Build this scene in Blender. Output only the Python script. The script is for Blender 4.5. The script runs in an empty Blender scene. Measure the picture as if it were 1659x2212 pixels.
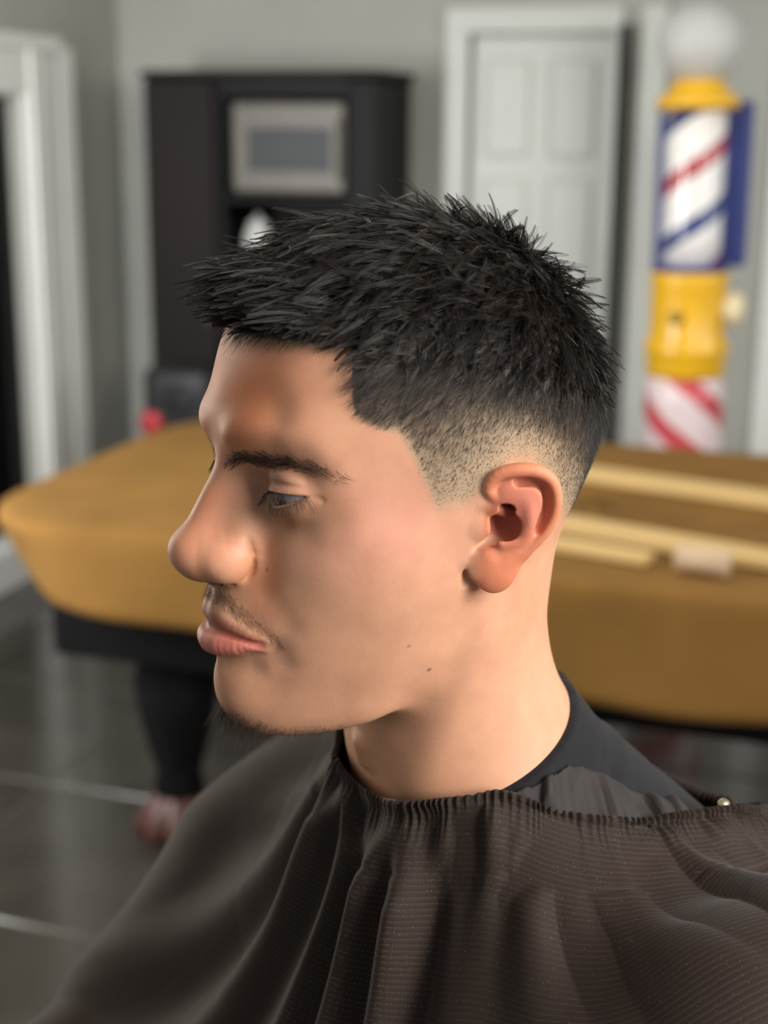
import bpy, bmesh, math, random
import numpy as np
from mathutils import Matrix, Vector
random.seed(4); np.random.seed(4)
sc=bpy.context.scene; COL=sc.collection
# ================= camera, world, lights, exposure =================
CAM_H=1.60; PITCH=math.radians(15); YAW=math.radians(17.5); ROLL=math.radians(.5)
FPX=3100.0                                     # focal length in pixels of the 1659 x 2212 frame
def rot_cam(yaw,pitch,roll):
    fw=np.array([-math.sin(yaw)*math.cos(pitch),math.cos(yaw)*math.cos(pitch),-math.sin(pitch)])
    r=np.cross(fw,[0,0,1]);r/=np.linalg.norm(r);u=np.cross(r,fw)
    r,u=r*math.cos(roll)+u*math.sin(roll),-r*math.sin(roll)+u*math.cos(roll)
    return r,u,fw
CR,CU,CF=rot_cam(YAW,PITCH,ROLL)
CAM_LOC=np.array([0,0,CAM_H])
cam_data=bpy.data.cameras.new('camera'); cam=bpy.data.objects.new('camera',cam_data); COL.objects.link(cam)
M=Matrix.Identity(4)
for i in range(3): M[i][0]=CR[i];M[i][1]=CU[i];M[i][2]=-CF[i];M[i][3]=CAM_LOC[i]
cam.matrix_world=M
cam_data.sensor_fit='VERTICAL';cam_data.sensor_height=36.0;cam_data.lens=FPX/2212*36
cam_data.clip_start=.05;cam_data.clip_end=60
cam_data.dof.use_dof=True;cam_data.dof.focus_distance=.615;cam_data.dof.aperture_fstop=6.0
sc.camera=cam
sc.view_settings.view_transform='Standard';sc.view_settings.look='None'
sc.view_settings.exposure=0.0;sc.view_settings.gamma=1.0;sc.view_settings.use_curve_mapping=False
try:
    sc.cycles.use_denoising=True;sc.cycles.max_bounces=8;sc.cycles.sample_clamp_indirect=6
except Exception: pass
world=bpy.data.worlds.new('world');sc.world=world;world.use_nodes=True
bg=world.node_tree.nodes['Background'];bg.inputs[0].default_value=(.95,.97,1.0,1);bg.inputs[1].default_value=.33
def area(name,loc,target,size,power,color,size_y=None):
    l=bpy.data.lights.new(name,'AREA');l.energy=power;l.color=color;l.shape='RECTANGLE';l.size=size;l.size_y=size_y or size
    o=bpy.data.objects.new(name,l);o.location=loc
    d=Vector(target)-Vector(loc);o.rotation_euler=d.to_track_quat('-Z','Y').to_euler();COL.objects.link(o);return o
HEAD_W=np.array([-.1,.66,1.42])
area('window_light',(1.75,-.12,2.3),(-.1,.6,1.4),1.2,108,(1,.96,.90),1.5)
area('left_wall_fill',(2.5,3.4,1.9),(-2.7,4.6,1.3),1.2,46,(.95,.98,1),1.5)  # added fill to brighten the left wall and its trim; no window there
area('background_fill',(-.9,2.9,2.56),(-.9,2.9,0),1.4,18,(1,.97,.93),1.2)  # overhead fill added for the dim background, not a fixture of the room
area('warm_bounce_fill',(-2.3,1.5,1.75),(-.25,.75,1.35),.9,21,(1.0,.87,.72),1.5)  # warm fill added in place of light bounced off the gold cover
area('casing_fill',(-2.45,1.7,1.5),(-2.75,4.75,.8),.5,64,(.97,.98,1.0),1.0)  # unseen lamp added to lift the white casing on the left wall
# ================= helpers =================
def tag(o,label=None,cat=None,group=None,kind=None):
    if label: o['label']=label
    if cat: o['category']=cat
    if group: o['group']=group
    if kind: o['kind']=kind
    return o
def link(o,parent=None):
    COL.objects.link(o)
    if parent: o.parent=parent
    return o
def empty(name,loc,rz=0,label=None,cat=None,group=None):
    o=bpy.data.objects.new(name,None);o.location=loc;o.rotation_euler=(0,0,rz);o.empty_display_size=.1;link(o);return tag(o,label,cat,group)
def mesh_obj(name,V,Fc,mat,parent=None,smooth=False):
    me=bpy.data.meshes.new(name)
    V=np.asarray(V,np.float32)
    if isinstance(Fc,np.ndarray):
        n,k=Fc.shape;me.vertices.add(len(V));me.vertices.foreach_set('co',V.ravel())
        me.loops.add(n*k);me.loops.foreach_set('vertex_index',Fc.astype(np.int32).ravel())
        me.polygons.add(n);me.polygons.foreach_set('loop_start',np.arange(0,n*k,k,dtype=np.int32))
        me.update(calc_edges=True);me.validate()
    else: me.from_pydata(V.tolist(),[],Fc);me.update()
    if smooth: me.polygons.foreach_set('use_smooth',np.ones(len(me.polygons),bool))
    if mat: me.materials.append(mat)
    o=bpy.data.objects.new(name,me);return link(o,parent)
def bm_obj(name,bm,mat,parent=None,smooth=False,loc=None,rot=None):
    me=bpy.data.meshes.new(name);bmesh.ops.recalc_face_normals(bm,faces=bm.faces[:]);bm.to_mesh(me);bm.free()
    if smooth: me.polygons.foreach_set('use_smooth',np.ones(len(me.polygons),bool))
    if mat: me.materials.append(mat)
    o=bpy.data.objects.new(name,me)
    if loc is not None: o.location=loc
    if rot is not None: o.rotation_euler=rot
    return link(o,parent)
def bx(bm,lo,hi,bev=0.0,seg=2):
    r=bmesh.ops.create_cube(bm,size=1.0);vs=r['verts'];lo=Vector(lo);hi=Vector(hi)
    for v in vs: v.co=Vector([(lo[i]+hi[i])/2+v.co[i]*(hi[i]-lo[i]) for i in range(3)])
    if bev>0:
        es=list({e for v in vs for e in v.link_edges})
        bmesh.ops.bevel(bm,geom=es,offset=bev,segments=seg,affect='EDGES',profile=.5)
    return bm
def box_obj(name,lo,hi,mat,parent=None,bev=.003):
    return bm_obj(name,bx(bmesh.new(),lo,hi,bev),mat,parent)
def lathe(bm,prof,n=40,cx=0,cy=0):
    """prof: list of (radius,z)"""
    rings=[]
    for r,z in prof:
        if r<1e-6: rings.append([bm.verts.new((cx,cy,z))])
        else: rings.append([bm.verts.new((cx+r*math.cos(2*math.pi*i/n),cy+r*math.sin(2*math.pi*i/n),z)) for i in range(n)])
    for a,b in zip(rings[:-1],rings[1:]):
        for i in range(n):
            j=(i+1)%n
            if len(a)==1 and len(b)==1: continue
            if len(a)==1: bm.faces.new((a[0],b[i],b[j]))
            elif len(b)==1: bm.faces.new((a[i],b[0],a[j]))
            else: bm.faces.new((a[i],b[i],b[j],a[j]))
    return bm
def tube(bm,pts,rad,n=10,cap=True):
    pts=[Vector(p) for p in pts];rs=rad if hasattr(rad,'__len__') else [rad]*len(pts);rings=[]
    up=Vector((0,0,1))
    for i,p in enumerate(pts):
        t=(pts[min(i+1,len(pts)-1)]-pts[max(i-1,0)]).normalized()
        a=t.cross(up)
        if a.length<.05: a=t.cross(Vector((1,0,0)))
        a.normalize();b=t.cross(a)
        rings.append([bm.verts.new(p+(a*math.cos(2*math.pi*k/n)+b*math.sin(2*math.pi*k/n))*rs[i]) for k in range(n)])
    for r0,r1 in zip(rings[:-1],rings[1:]):
        for k in range(n): bm.faces.new((r0[k],r0[(k+1)%n],r1[(k+1)%n],r1[k]))
    if cap: bm.faces.new(rings[0][::-1]);bm.faces.new(rings[-1])
    return bm
def mat(name,color,rough=.6,metal=0.0,spec=.5,noise=0.0,scale=40,bump=0.0,coat=0.0,sheen=0.0,stretch=None):
    m=bpy.data.materials.new(name);m.use_nodes=True;nt=m.node_tree;b=nt.nodes['Principled BSDF']
    b.inputs['Base Color'].default_value=(*color,1);b.inputs['Roughness'].default_value=rough;b.inputs['Metallic'].default_value=metal
    b.inputs['Specular IOR Level'].default_value=spec;b.inputs['Coat Weight'].default_value=coat;b.inputs['Sheen Weight'].default_value=sheen
    if noise or bump:
        tc=nt.nodes.new('ShaderNodeTexCoord');mp=nt.nodes.new('ShaderNodeMapping');nt.links.new(tc.outputs['Object'],mp.inputs[0])
        if stretch: mp.inputs['Scale'].default_value=stretch
        n=nt.nodes.new('ShaderNodeTexNoise');n.inputs['Scale'].default_value=scale;n.inputs['Detail'].default_value=5;nt.links.new(mp.outputs[0],n.inputs['Vector'])
        if noise:
            r=nt.nodes.new('ShaderNodeValToRGB');r.color_ramp.elements[0].position=.3;r.color_ramp.elements[1].position=.7
            r.color_ramp.elements[0].color=(*[c*(1-noise) for c in color],1);r.color_ramp.elements[1].color=(*[min(1,c*(1+noise)) for c in color],1)
            nt.links.new(n.outputs['Fac'],r.inputs[0]);nt.links.new(r.outputs[0],b.inputs['Base Color'])
        if bump:
            bp=nt.nodes.new('ShaderNodeBump');bp.inputs['Strength'].default_value=bump;bp.inputs['Distance'].default_value=.002
            nt.links.new(n.outputs['Fac'],bp.inputs['Height']);nt.links.new(bp.outputs[0],b.inputs['Normal'])
    return m
def srgb(r,g,b): 
    f=lambda c:(c/12.92 if c<=.04045 else ((c+.055)/1.055)**2.4)
    return (f(r/255),f(g/255),f(b/255))
def at(px,py,dist=None,z=None,y=None):
    """the place in the room seen at a point of the 1659 x 2212 frame, at a distance, on a height or on a depth"""
    ray=CF+CR*(px-829.5)/FPX-CU*(py-1106)/FPX
    if z is not None: t=(z-CAM_LOC[2])/ray[2]
    elif y is not None: t=(y-CAM_LOC[1])/ray[1]
    else: t=dist/math.hypot(ray[0],ray[1])
    return CAM_LOC+ray*t
# ================= the room =================
XL,YB,XR,YF,ZC=-2.78,5.3,2.6,-2.2,2.6
M_WALL=mat('wall_paint',srgb(164,164,156),.75,noise=.04,scale=3,bump=.05)
M_TRIM=mat('white_trim',srgb(226,226,220),.35,noise=.02,scale=6)
M_DOORW=mat('door_paint',srgb(196,198,190),.42,noise=.02,scale=5)
M_DARK=mat('dark_gap',srgb(16,15,15),.6,noise=.1,scale=9)
M_GLASSD=mat('dark_door_glass',srgb(12,13,14),.12,noise=.1,scale=4)
M_ESP=mat('espresso_wood',srgb(27,21,19),.6,spec=.2,noise=.25,scale=14,stretch=(1,1,.08))
M_BLACKW=mat('black_wood',srgb(11,10,11),.55,spec=.2,noise=.2,scale=20)
M_STEEL=mat('microwave_steel',srgb(96,91,84),.45,metal=.2,noise=.05,scale=30)
M_GOLD=mat('gold_cloth',srgb(124,91,45),.95,spec=.15,noise=.12,scale=5,bump=.25)
M_PINE=mat('pine',srgb(200,168,110),.6,noise=.1,scale=18,stretch=(.15,1,1))
def slab(name,lo,hi,m,bev=0.0):
    return tag(box_obj(name,lo,hi,m,None,bev),kind='structure')
# floor: glossy grey-brown tiles with pale joints; tiles that show are pieces, the rest is the bed
slab('floor',(XL-.1,YF-.1,-.06),(XR+.1,YB+.1,-.004),mat('grout',srgb(78,75,68),.5,noise=.1,scale=30))
flo=bpy.data.objects['floor'];M_TILE=mat('floor_tile',srgb(60,57,51),.14,noise=.22,scale=5)
def tile_mesh():
    return bx(bmesh.new(),(-.296,-.296,-.008),(.296,.296,0),.003,1)
_t=bm_obj('tile',tile_mesh(),M_TILE,flo);_first=True
for i in range(-5,5):
    for j in range(-3,9):
        o=_t if _first else _t.copy()
        if not _first: link(o,flo)
        _first=False;o.location=(.3+i*.6,.2+j*.6,-.0005*((i*7+j*3)%3))
        if abs(o.location.x-(XL+XR)/2)>3 : pass
# walls, with the doorway cut in the left one
DY0,DY1,DZ=3.62,4.56,1.70
bm=bmesh.new();bx(bm,(XL-.12,YF,0),(XL,DY0,ZC));bx(bm,(XL-.12,DY1,0),(XL,YB,ZC));bx(bm,(XL-.12,DY0,DZ),(XL,DY1,ZC))
tag(bm_obj('wall_left',bm,M_WALL),kind='structure')
BX0,BX1,BZ=-1.36,-.84,1.93
bm=bmesh.new();bx(bm,(XL-.12,YB,0),(BX0,YB+.12,ZC));bx(bm,(BX1,YB,0),(XR,YB+.12,ZC));bx(bm,(BX0,YB,BZ),(BX1,YB+.12,ZC))
tag(bm_obj('wall_back',bm,M_WALL),kind='structure')
slab('wall_right',(XR,YF,0),(XR+.12,YB+.12,ZC),M_WALL)
slab('ceiling',(XL-.12,1.0,ZC),(XR+.12,YB+.12,ZC+.1),mat('ceiling_paint',srgb(205,205,200),.8,noise=.03,scale=4))
bm=bmesh.new();bx(bm,(XL,DY1+.3,0),(XL+.016,YB,.13),.004);tag(bm_obj('baseboard_left',bm,M_TRIM),kind='structure')
bm=bmesh.new();bx(bm,(XL,YB-.016,0),(BX0-.1,YB,.13),.004);bx(bm,(BX1+.1,YB-.016,0),(XR,YB,.13),.004);tag(bm_obj('baseboard_back',bm,M_TRIM),kind='structure')
# left doorway: wide moulded casing, white sill, dark glazed door
dr=tag(bm_obj('door_1',bx(bmesh.new(),(XL-.09,DY0+.01,.16),(XL-.05,DY1-.01,DZ-.01),.003),M_BLACKW),kind='structure')
box_obj('door_pane',(XL-.05,DY0+.1,.3),(XL-.044,DY1-.1,DZ-.1),M_GLASSD,dr,.001)
bm=bmesh.new()
lathe(bm,[(0,.0),(.012,.0),(.012,.03),(.024,.04),(.026,.055),(.018,.066),(0,.068)],16);h=bm_obj('door_knob',bm,mat('knob_brass',srgb(180,150,90),.3,metal=1),dr,True)
h.location=(XL-.05,DY0+.08,.95);h.rotation_euler=(0,math.radians(90),0)
def casing(name,pieces,mtl):
    bm=bmesh.new()
    for lo,hi,b in pieces: bx(bm,lo,hi,b)
    return tag(bm_obj(name,bm,mtl),kind='structure')
CW=.40
casing('trim_1',[((XL,DY1,0),(XL+.022,DY1+CW*.52,DZ+.17),.006),((XL,DY1+.03,0),(XL+.034,DY1+.11,DZ+.17),.008),((XL,DY1+CW*.60,0),(XL+.024,DY1+CW*.86,DZ+.17),.006),
   ((XL,DY0-.2,0),(XL+.022,DY0,DZ+.17),.006),((XL,DY0-.2,DZ),(XL+.024,DY1+CW*.52,DZ+.17),.006),((XL,DY0-.24,DZ+.15),(XL+.05,DY1+CW*.58,DZ+.20),.008)],M_TRIM)
casing('trim_2',[((XL-.12,DY0,.0),(XL+.06,DY1+CW*.5,.15),.006)],M_TRIM)
# white six-panel door in the back wall
d2=tag(bm_obj('door_2',bx(bmesh.new(),(BX0+.004,YB+.03,.01),(BX1-.004,YB+.07,BZ-.004),.002),M_DOORW),kind='structure')
wd=(BX1-BX0)
for cx in (.27,.73):
    for z0,z1 in ((.14,.80),(.92,1.42),(1.50,1.84)):
        bm=bmesh.new();x0=BX0+wd*(cx-.16);x1=BX0+wd*(cx+.16)
        bx(bm,(x0,YB+.018,z0),(x1,YB+.032,z1),.010,1);bm_obj('panel',bm,M_DOORW,d2)
casing('trim_3',[((BX0-.09,YB-.02,0),(BX0,YB+.03,BZ+.09),.006),((BX1,YB-.02,0),(BX1+.035,YB+.03,BZ+.09),.006),((BX0-.09,YB-.022,BZ),(BX1+.035,YB+.03,BZ+.09),.006)],M_DOORW)
casing('trim_4',[((-.74,YB-.03,0),(-.65,YB,2.02),.006)],M_DOORW)
casing('trim_5',[((-.27,YB-.02,0),(-.16,YB,2.15),.006)],M_TRIM)
# black upright added in place of the dark gap by the door
pl=empty('door_gap_strip',(-.79,YB-.07,0),0,'tall slim black pole standing upright between the white panelled door and the barber pole','pole')
bm=bmesh.new();tube(bm,[(0,0,.02),(0,0,1.0),(0,0,1.95)],.019,14);bm_obj('shaft',bm,M_BLACKW,pl,True)
bm=bmesh.new();lathe(bm,[(0,0),(.06,0),(.06,.012),(.028,.03),(0,.03)],24);bm_obj('foot',bm,M_BLACKW,pl,True)
# ---- dark cabinet with a microwave
CX0,CX1,CY0,CY1,CZ=-2.44,-1.57,4.85,5.26,1.785
cb=empty('pantry_cabinet',((CX0+CX1)/2,(CY0+CY1)/2,0),0,'tall espresso-brown cabinet with an open niche holding a microwave','cabinet')
def cpart(name,lo,hi,m,par=None,bev=.003):
    o=box_obj(name,np.array(lo)-[(CX0+CX1)/2,(CY0+CY1)/2,0],np.array(hi)-[(CX0+CX1)/2,(CY0+CY1)/2,0],m,par or cb,bev);return o
cpart('side_panel',(CX0,CY0,0),(CX0+.02,CY1,CZ-.02),M_ESP);cpart('side_panel',(CX1-.1,CY0,0),(CX1,CY1,CZ-.03),M_BLACKW)
cpart('divider',(-2.17,CY0+.0,0),(-2.14,CY1,CZ-.02),M_BLACKW);cpart('back_panel',(CX0,CY1-.012,0),(CX1,CY1,CZ),M_BLACKW)
cpart('top',(CX0-.015,CY0-.015,CZ-.02),(CX1+.015,CY1,CZ+.005),M_ESP)
dd=cpart('door',(CX0+.003,CY0-.022,.06),(-2.172,CY0-.002,CZ-.03),M_ESP);cpart('door_handle',(-2.2,CY0-.04,.9),(-2.188,CY0-.02,1.05),M_STEEL,dd)
cpart('shelf',(-2.14,CY0+.01,1.335),(CX1-.1,CY1,1.36),M_BLACKW);cpart('shelf',(-2.14,CY0+.01,1.10),(CX1-.1,CY1,1.125),M_BLACKW);cpart('lintel',(-2.14,CY0,1.70),(CX1-.1,CY0+.03,CZ-.02),M_BLACKW)
d3=cpart('door',(-2.137,CY0-.02,.06),(CX1-.103,CY0,1.09),M_BLACKW);cpart('door_handle',(-2.11,CY0-.04,.8),(-2.098,CY0-.02,.95),M_STEEL,d3)
mw=empty('microwave',(-1.905,CY0+.2,1.361),0,'grey steel microwave in the cabinet niche','microwave')
box_obj('housing',(-.215,-.16,.008),(.215,.18,.325),M_STEEL,mw,.012)
dm=box_obj('door',(-.213,-.18,.01),(.213,-.16,.323),M_STEEL,mw,.012)
box_obj('window',(-.15,-.184,.085),(.165,-.18,.235),mat('microwave_window',srgb(38,40,42),.5,noise=.1,scale=10),dm,.002)
box_obj('handle',(.188,-.2,.06),(.2,-.18,.27),M_STEEL,dm,.004)
for fx in (-.18,.18): box_obj('foot',(fx-.02,-.1,0),(fx+.02,.1,.01),M_BLACKW,mw,.002)
bw=empty('white_jar',(-2.06,CY0+.12,1.126),0,'small round white jar on the shelf under the microwave','jar')
M_CER=mat('white_ceramic',srgb(200,200,196),.45,noise=.02,scale=9)
bm=bmesh.new();lathe(bm,[(0,0),(.035,0),(.05,.02),(.056,.06),(.048,.10),(.036,.118),(.036,.125),(0,.125)],28);bm_obj('body',bm,M_CER,bw,True)
bm=bmesh.new();lathe(bm,[(.038,.125),(.04,.13),(.02,.145),(.008,.15),(.01,.162),(0,.165)],28);bm_obj('lid',bm,M_CER,bw,True)
# ---- black fan heater with a red knob, in front of the cabinet on a stool
st=empty('black_stool',(-2.20,4.6,0),0,'black round stool in front of the dark cabinet','stool')
bm=bmesh.new();lathe(bm,[(0,.47),(.15,.47),(.155,.48),(.15,.50),(0,.50)],28);bm_obj('seat',bm,M_BLACKW,st,True)
for k in range(4):
    a=math.pi/4+k*math.pi/2;bm=bmesh.new();tube(bm,[(.15*math.cos(a),.15*math.sin(a),0),(.1*math.cos(a),.1*math.sin(a),.475)],.014,10);bm_obj('leg',bm,M_BLACKW,st,True)
sp=empty('portable_speaker',(-2.20,4.6,.501),0,'black rounded speaker with a red round knob, on the black stool','speaker')
bx_=bmesh.new();bx(bx_,(-.13,-.09,0),(.13,.09,.28),.045,4);bm_obj('case',bx_,mat('speaker_black',srgb(30,31,32),.5,noise=.15,scale=60),sp,True)
bm=bmesh.new();lathe(bm,[(0,0),(.042,0),(.042,.012),(.034,.02),(0,.022)],28);o=bm_obj('knob',bm,mat('red_knob',srgb(170,34,44),.4,noise=.05,scale=20),sp,True);o.location=(-.085,-.09,.085);o.rotation_euler=(math.radians(90),0,0);o['label']='round red knob'
bm=bmesh.new();lathe(bm,[(0,0),(.06,0),(.062,.006),(.05,.01),(0,.004)],28);o=bm_obj('cone',bm,M_DARK,sp,True);o.location=(.03,-.09,.17);o.rotation_euler=(math.radians(90),0,0)
# ---- barber pole
PX,PY=-.445,4.45
bp=empty('barber_pole',(PX+.02,PY,0),0,'tall standing barber pole with white globe, yellow collars, blue back box and striped base','barber pole')
bp.rotation_euler=(0,math.radians(-.8),0)
M_YEL=mat('pole_yellow',srgb(232,178,30),.35,noise=.05,scale=12,coat=.3);M_BLUE=mat('pole_blue',srgb(44,58,122),.45,noise=.08,scale=9)
def stripe_mat(name,cols,turns,rough,slope):
    m=bpy.data.materials.new(name);m.use_nodes=True;nt=m.node_tree;b=nt.nodes['Principled BSDF'];L=nt.links.new
    b.inputs['Roughness'].default_value=rough;b.inputs['Coat Weight'].default_value=.4
    tc=nt.nodes.new('ShaderNodeTexCoord');sx=nt.nodes.new('ShaderNodeSeparateXYZ');L(tc.outputs['Object'],sx.inputs[0])
    an=nt.nodes.new('ShaderNodeMath');an.operation='ARCTAN2';L(sx.outputs[1],an.inputs[0]);L(sx.outputs[0],an.inputs[1])
    dv=nt.nodes.new('ShaderNodeMath');dv.operation='MULTIPLY';dv.inputs[1].default_value=turns/(2*math.pi);L(an.outputs[0],dv.inputs[0])
    zz=nt.nodes.new('ShaderNodeMath');zz.operation='MULTIPLY_ADD';zz.inputs[1].default_value=slope;L(sx.outputs[2],zz.inputs[0]);L(dv.outputs[0],zz.inputs[2])
    fr=nt.nodes.new('ShaderNodeMath');fr.operation='FRACT';L(zz.outputs[0],fr.inputs[0])
    r=nt.nodes.new('ShaderNodeValToRGB');r.color_ramp.interpolation='CONSTANT'
    for k,(p,c) in enumerate(cols):
        e=r.color_ramp.elements[k] if k<2 else r.color_ramp.elements.new(p)
        e.position=p;e.color=(*srgb(*c),1)
    L(fr.outputs[0],r.inputs[0]);L(r.outputs[0],b.inputs['Base Color']);return m
W_=(236,234,230)
M_STR=stripe_mat('cylinder_stripes',[(0,W_),(.34,(168,44,52)),(.5,W_),(.84,(44,60,120))],1,.25,-2.9)
M_STR2=stripe_mat('base_stripes',[(0,(226,206,206)),(.62,(196,70,78))],3,.4,5.2)
bm=bmesh.new();bmesh.ops.create_uvsphere(bm,u_segments=40,v_segments=24,radius=.122);o=bm_obj('globe',bm,mat('globe_glass',srgb(186,186,183),.5,noise=.02,scale=6),bp,True);o.location=(0,0,1.845)
bm=bmesh.new();lathe(bm,[(0,1.66),(.118,1.66),(.124,1.675),(.118,1.69),(.10,1.70),(.085,1.715),(.075,1.735),(.06,1.745),(0,1.745)],40);bm_obj('cap_collar',bm,M_YEL,bp,True)
box_obj('back_box',(-.118,.04,1.20),(.155,.15,1.685),M_BLUE,bp,.01)
bm=bmesh.new();lathe(bm,[(0,1.212),(.088,1.212),(.088,1.3),(.088,1.5),(.088,1.655),(0,1.655)],40);bm_obj('striped_cylinder',bm,M_STR,bp,True)
bm=bmesh.new();lathe(bm,[(0,1.19),(.112,1.19),(.112,1.212),(0,1.212)],40);bm_obj('blue_ring',bm,M_BLUE,bp,True)
bm=bmesh.new();lathe(bm,[(0,.875),(.118,.875),(.122,.89),(.118,.93),(.126,.945),(.128,.965),(.118,.985),(.113,1.0),(.113,1.15),(.118,1.175),(.113,1.19),(0,1.19)],44);yb=bm_obj('yellow_drum',bm,M_YEL,bp,True)
bm=bmesh.new();lathe(bm,[(0,0),(.02,0),(.022,.006),(.014,.012),(0,.012)],20);o=bm_obj('drum_bolt',bm,mat('dull_brass',srgb(150,124,40),.5,metal=.4),yb,True);o.location=(-.02,-.109,1.06);o.rotation_euler=(math.radians(90),0,0)
bm=bmesh.new();lathe(bm,[(0,0),(.03,0),(.034,.012),(.05,.025),(.052,.045),(.04,.06),(0,.064)],28);o=bm_obj('side_knob',bm,mat('cream_knob',srgb(222,210,170),.4,noise=.03,scale=9),bp,True);o.location=(.105,-.02,1.08);o.rotation_euler=(0,math.radians(90),0)
bm=bmesh.new();lathe(bm,[(0,.06),(.125,.06),(.128,.2),(.126,.5),(.12,.8),(.116,.875),(0,.875)],44);bm_obj('striped_base',bm,M_STR2,bp,True)
bm=bmesh.new();lathe(bm,[(0,0),(.17,0),(.17,.03),(.14,.06),(0,.06)],44);bm_obj('plinth',bm,M_YEL,bp,True)
# ---- pool table under a gold cover
TX0,TX1,TY0,TY1,TZ=-1.74,.78,2.49,3.70,.80
tb=empty('pool_table',((TX0+TX1)/2,(TY0+TY1)/2,0),0,'black pool table with carved legs under the gold cover','table')
tc_=np.array([(TX0+TX1)/2,(TY0+TY1)/2,0])
box_obj('cabinet',np.array((TX0+.15,TY0+.12,.47))-tc_,np.array((TX1-.15,TY1-.12,.72))-tc_,M_BLACKW,tb,.02)
box_obj('rail_top',np.array((TX0+.11,TY0+.10,.70))-tc_,np.array((TX1-.11,TY1-.10,TZ-.012))-tc_,M_BLACKW,tb,.02)
for sx in (0,1):
    for sy in (0,1):
        cx=(TX0+.38 if sx==0 else TX1-.38);cy=(TY0+.27 if sy==0 else TY1-.27)
        bm=bmesh.new();lathe(bm,[(0,.09),(.05,.09),(.06,.12),(.052,.17),(.066,.22),(.085,.30),(.098,.38),(.088,.44),(.102,.47),(.102,.50),(0,.50)],24)
        lg=bm_obj('leg',bm,M_BLACKW,tb,True);lg.location=(cx-tc_[0],cy-tc_[1],0)
        bm=bmesh.new()
        for k in range(4):
            a=math.radians(-90+(-54+36*k))*(1 if sy==0 else -1)
            tube(bm,[(0,0,.10),(.045*math.cos(a),.045*math.sin(a),.085),(.08*math.cos(a),.08*math.sin(a),.045),(.098*math.cos(a),.098*math.sin(a),.016)],[.045,.036,.028,.016],10)
        bm_obj('claw_foot',bm,mat('claw_brown',srgb(72,40,34),.45,noise=.2,scale=30) if 'claw_brown' not in bpy.data.materials else bpy.data.materials['claw_brown'],lg,True)
def cover():
    """the cloth: top, rounded edges, sides that fall in soft folds to an uneven hem"""
    n=420;r=.27;per=[];cx=[(TX1-r,TY0+r,-90),(TX1-r,TY1-r,0),(TX0+r,TY1-r,90),(TX0+r,TY0+r,180)]
    path=[]
    for x,y,a0 in cx:
        for k in range(13): a=math.radians(a0+k*90/12);path.append((x+r*math.cos(a),y+r*math.sin(a),math.cos(a),math.sin(a)))
    path=np.array(path);d=np.linalg.norm(np.diff(np.vstack([path,path[:1]])[:,:2],axis=0),axis=1);cu=np.concatenate([[0],np.cumsum(d)])
    u=np.linspace(0,cu[-1],n,endpoint=False);pp=np.vstack([path,path[:1]]);X=np.stack([np.interp(u,cu,pp[:,k]) for k in range(4)],1)
    rows=[];ctr=np.array([(TX0+TX1)/2,(TY0+TY1)/2])
    rng=np.random.default_rng(3);ph=rng.uniform(0,6.28,6)
    for s in (0,.5,.8,.93):
        p=ctr+(X[:,:2]-ctr)*s;rows.append(np.column_stack([p,np.full(n,TZ+.002)+.002*np.sin(u*7+s*5)]))
    hem=.17+.05*np.interp(X[:,0],[TX0,TX1],[-1.,1.2])+.02*np.sin(u*2.3+ph[0])+.012*np.sin(u*6.1+ph[1])
    corner=np.minimum(np.abs(X[:,2]),np.abs(X[:,3]))*1.4;hem=hem-.02*corner
    for v in np.concatenate([[0,.25,.5,.75,1.0],[1.3,1.8,2.4,3,3.6,4.2,4.8,5.4,6]]):
        if v<=1: a=v*math.pi/2;off=-.022+.022*math.sin(a)+.004;z=TZ-.02+.022*math.cos(a);o=np.full(n,off);zz=np.full(n,z)
        else:
            t=(v-1)/5;fold=(.016*np.sin(u*9+ph[2])+.012*np.sin(u*15.7+ph[3])+.008*np.sin(u*4.1+ph[4]))*t**.8+.016*t+.012*corner*t
            o=.006+np.maximum(fold,-.004);zz=TZ-.02-hem*t
        o=o-.075*t*np.clip(-X[:,2],0,1)*(v>1) if v>1 else o
        rows.append(np.column_stack([X[:,0]+X[:,2]*o,X[:,1]+X[:,3]*o,zz]))
    V=np.vstack([[[*ctr,TZ+.002]]]+rows);F=[]
    idx=lambda i,k:1+i*n+k%n
    F=[[0,idx(0,k),idx(0,k+1)] for k in range(n)]
    for i in range(len(rows)-1): F+= [[idx(i,k),idx(i+1,k),idx(i+1,k+1),idx(i,k+1)] for k in range(n)]
    return V,F
V,F=cover();V=V-[*tc_[:2],TZ];co=mesh_obj('table_cover',V,F,M_GOLD,None,True);co.location=(*tc_[:2],TZ)
tag(co,'gold cloth cover draped over the pool table','tablecloth')
md=co.modifiers.new('thick','SOLIDIFY');md.thickness=.003;md.offset=1
# wooden frame and odd pieces lying on the cover
fr=empty('canvas_stretcher',(-.30,2.97,TZ+.009),0,'pale wooden rectangle of four bars lying on the gold cover','stretcher')
ft=TZ+.006
def bar(x0,y0,x1,y1,w,h=.022,name='bar',par=fr,base=(-.30,2.97)):
    L_=math.hypot(x1-x0,y1-y0);a=math.atan2(y1-y0,x1-x0)
    bm=bx(bmesh.new(),(-L_/2,-w/2,0),(L_/2,w/2,h),.003,1);o=bm_obj(name,bm,M_PINE,par);o.location=((x0+x1)/2-base[0],(y0+y1)/2-base[1],0);o.rotation_euler=(0,0,a);return o
bar(-.66,3.30,.25,3.06,.085);bar(-.66,2.86,.0,2.66,.075);bar(.0,2.64,.30,3.07,.075);bar(-.68,2.83,-.66,3.33,.075)
lk=empty('wooden_lath',(-.44,2.66,TZ+.009),0,'short pale wooden lath on the gold cover, in front of the wooden rectangle','lath')
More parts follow.
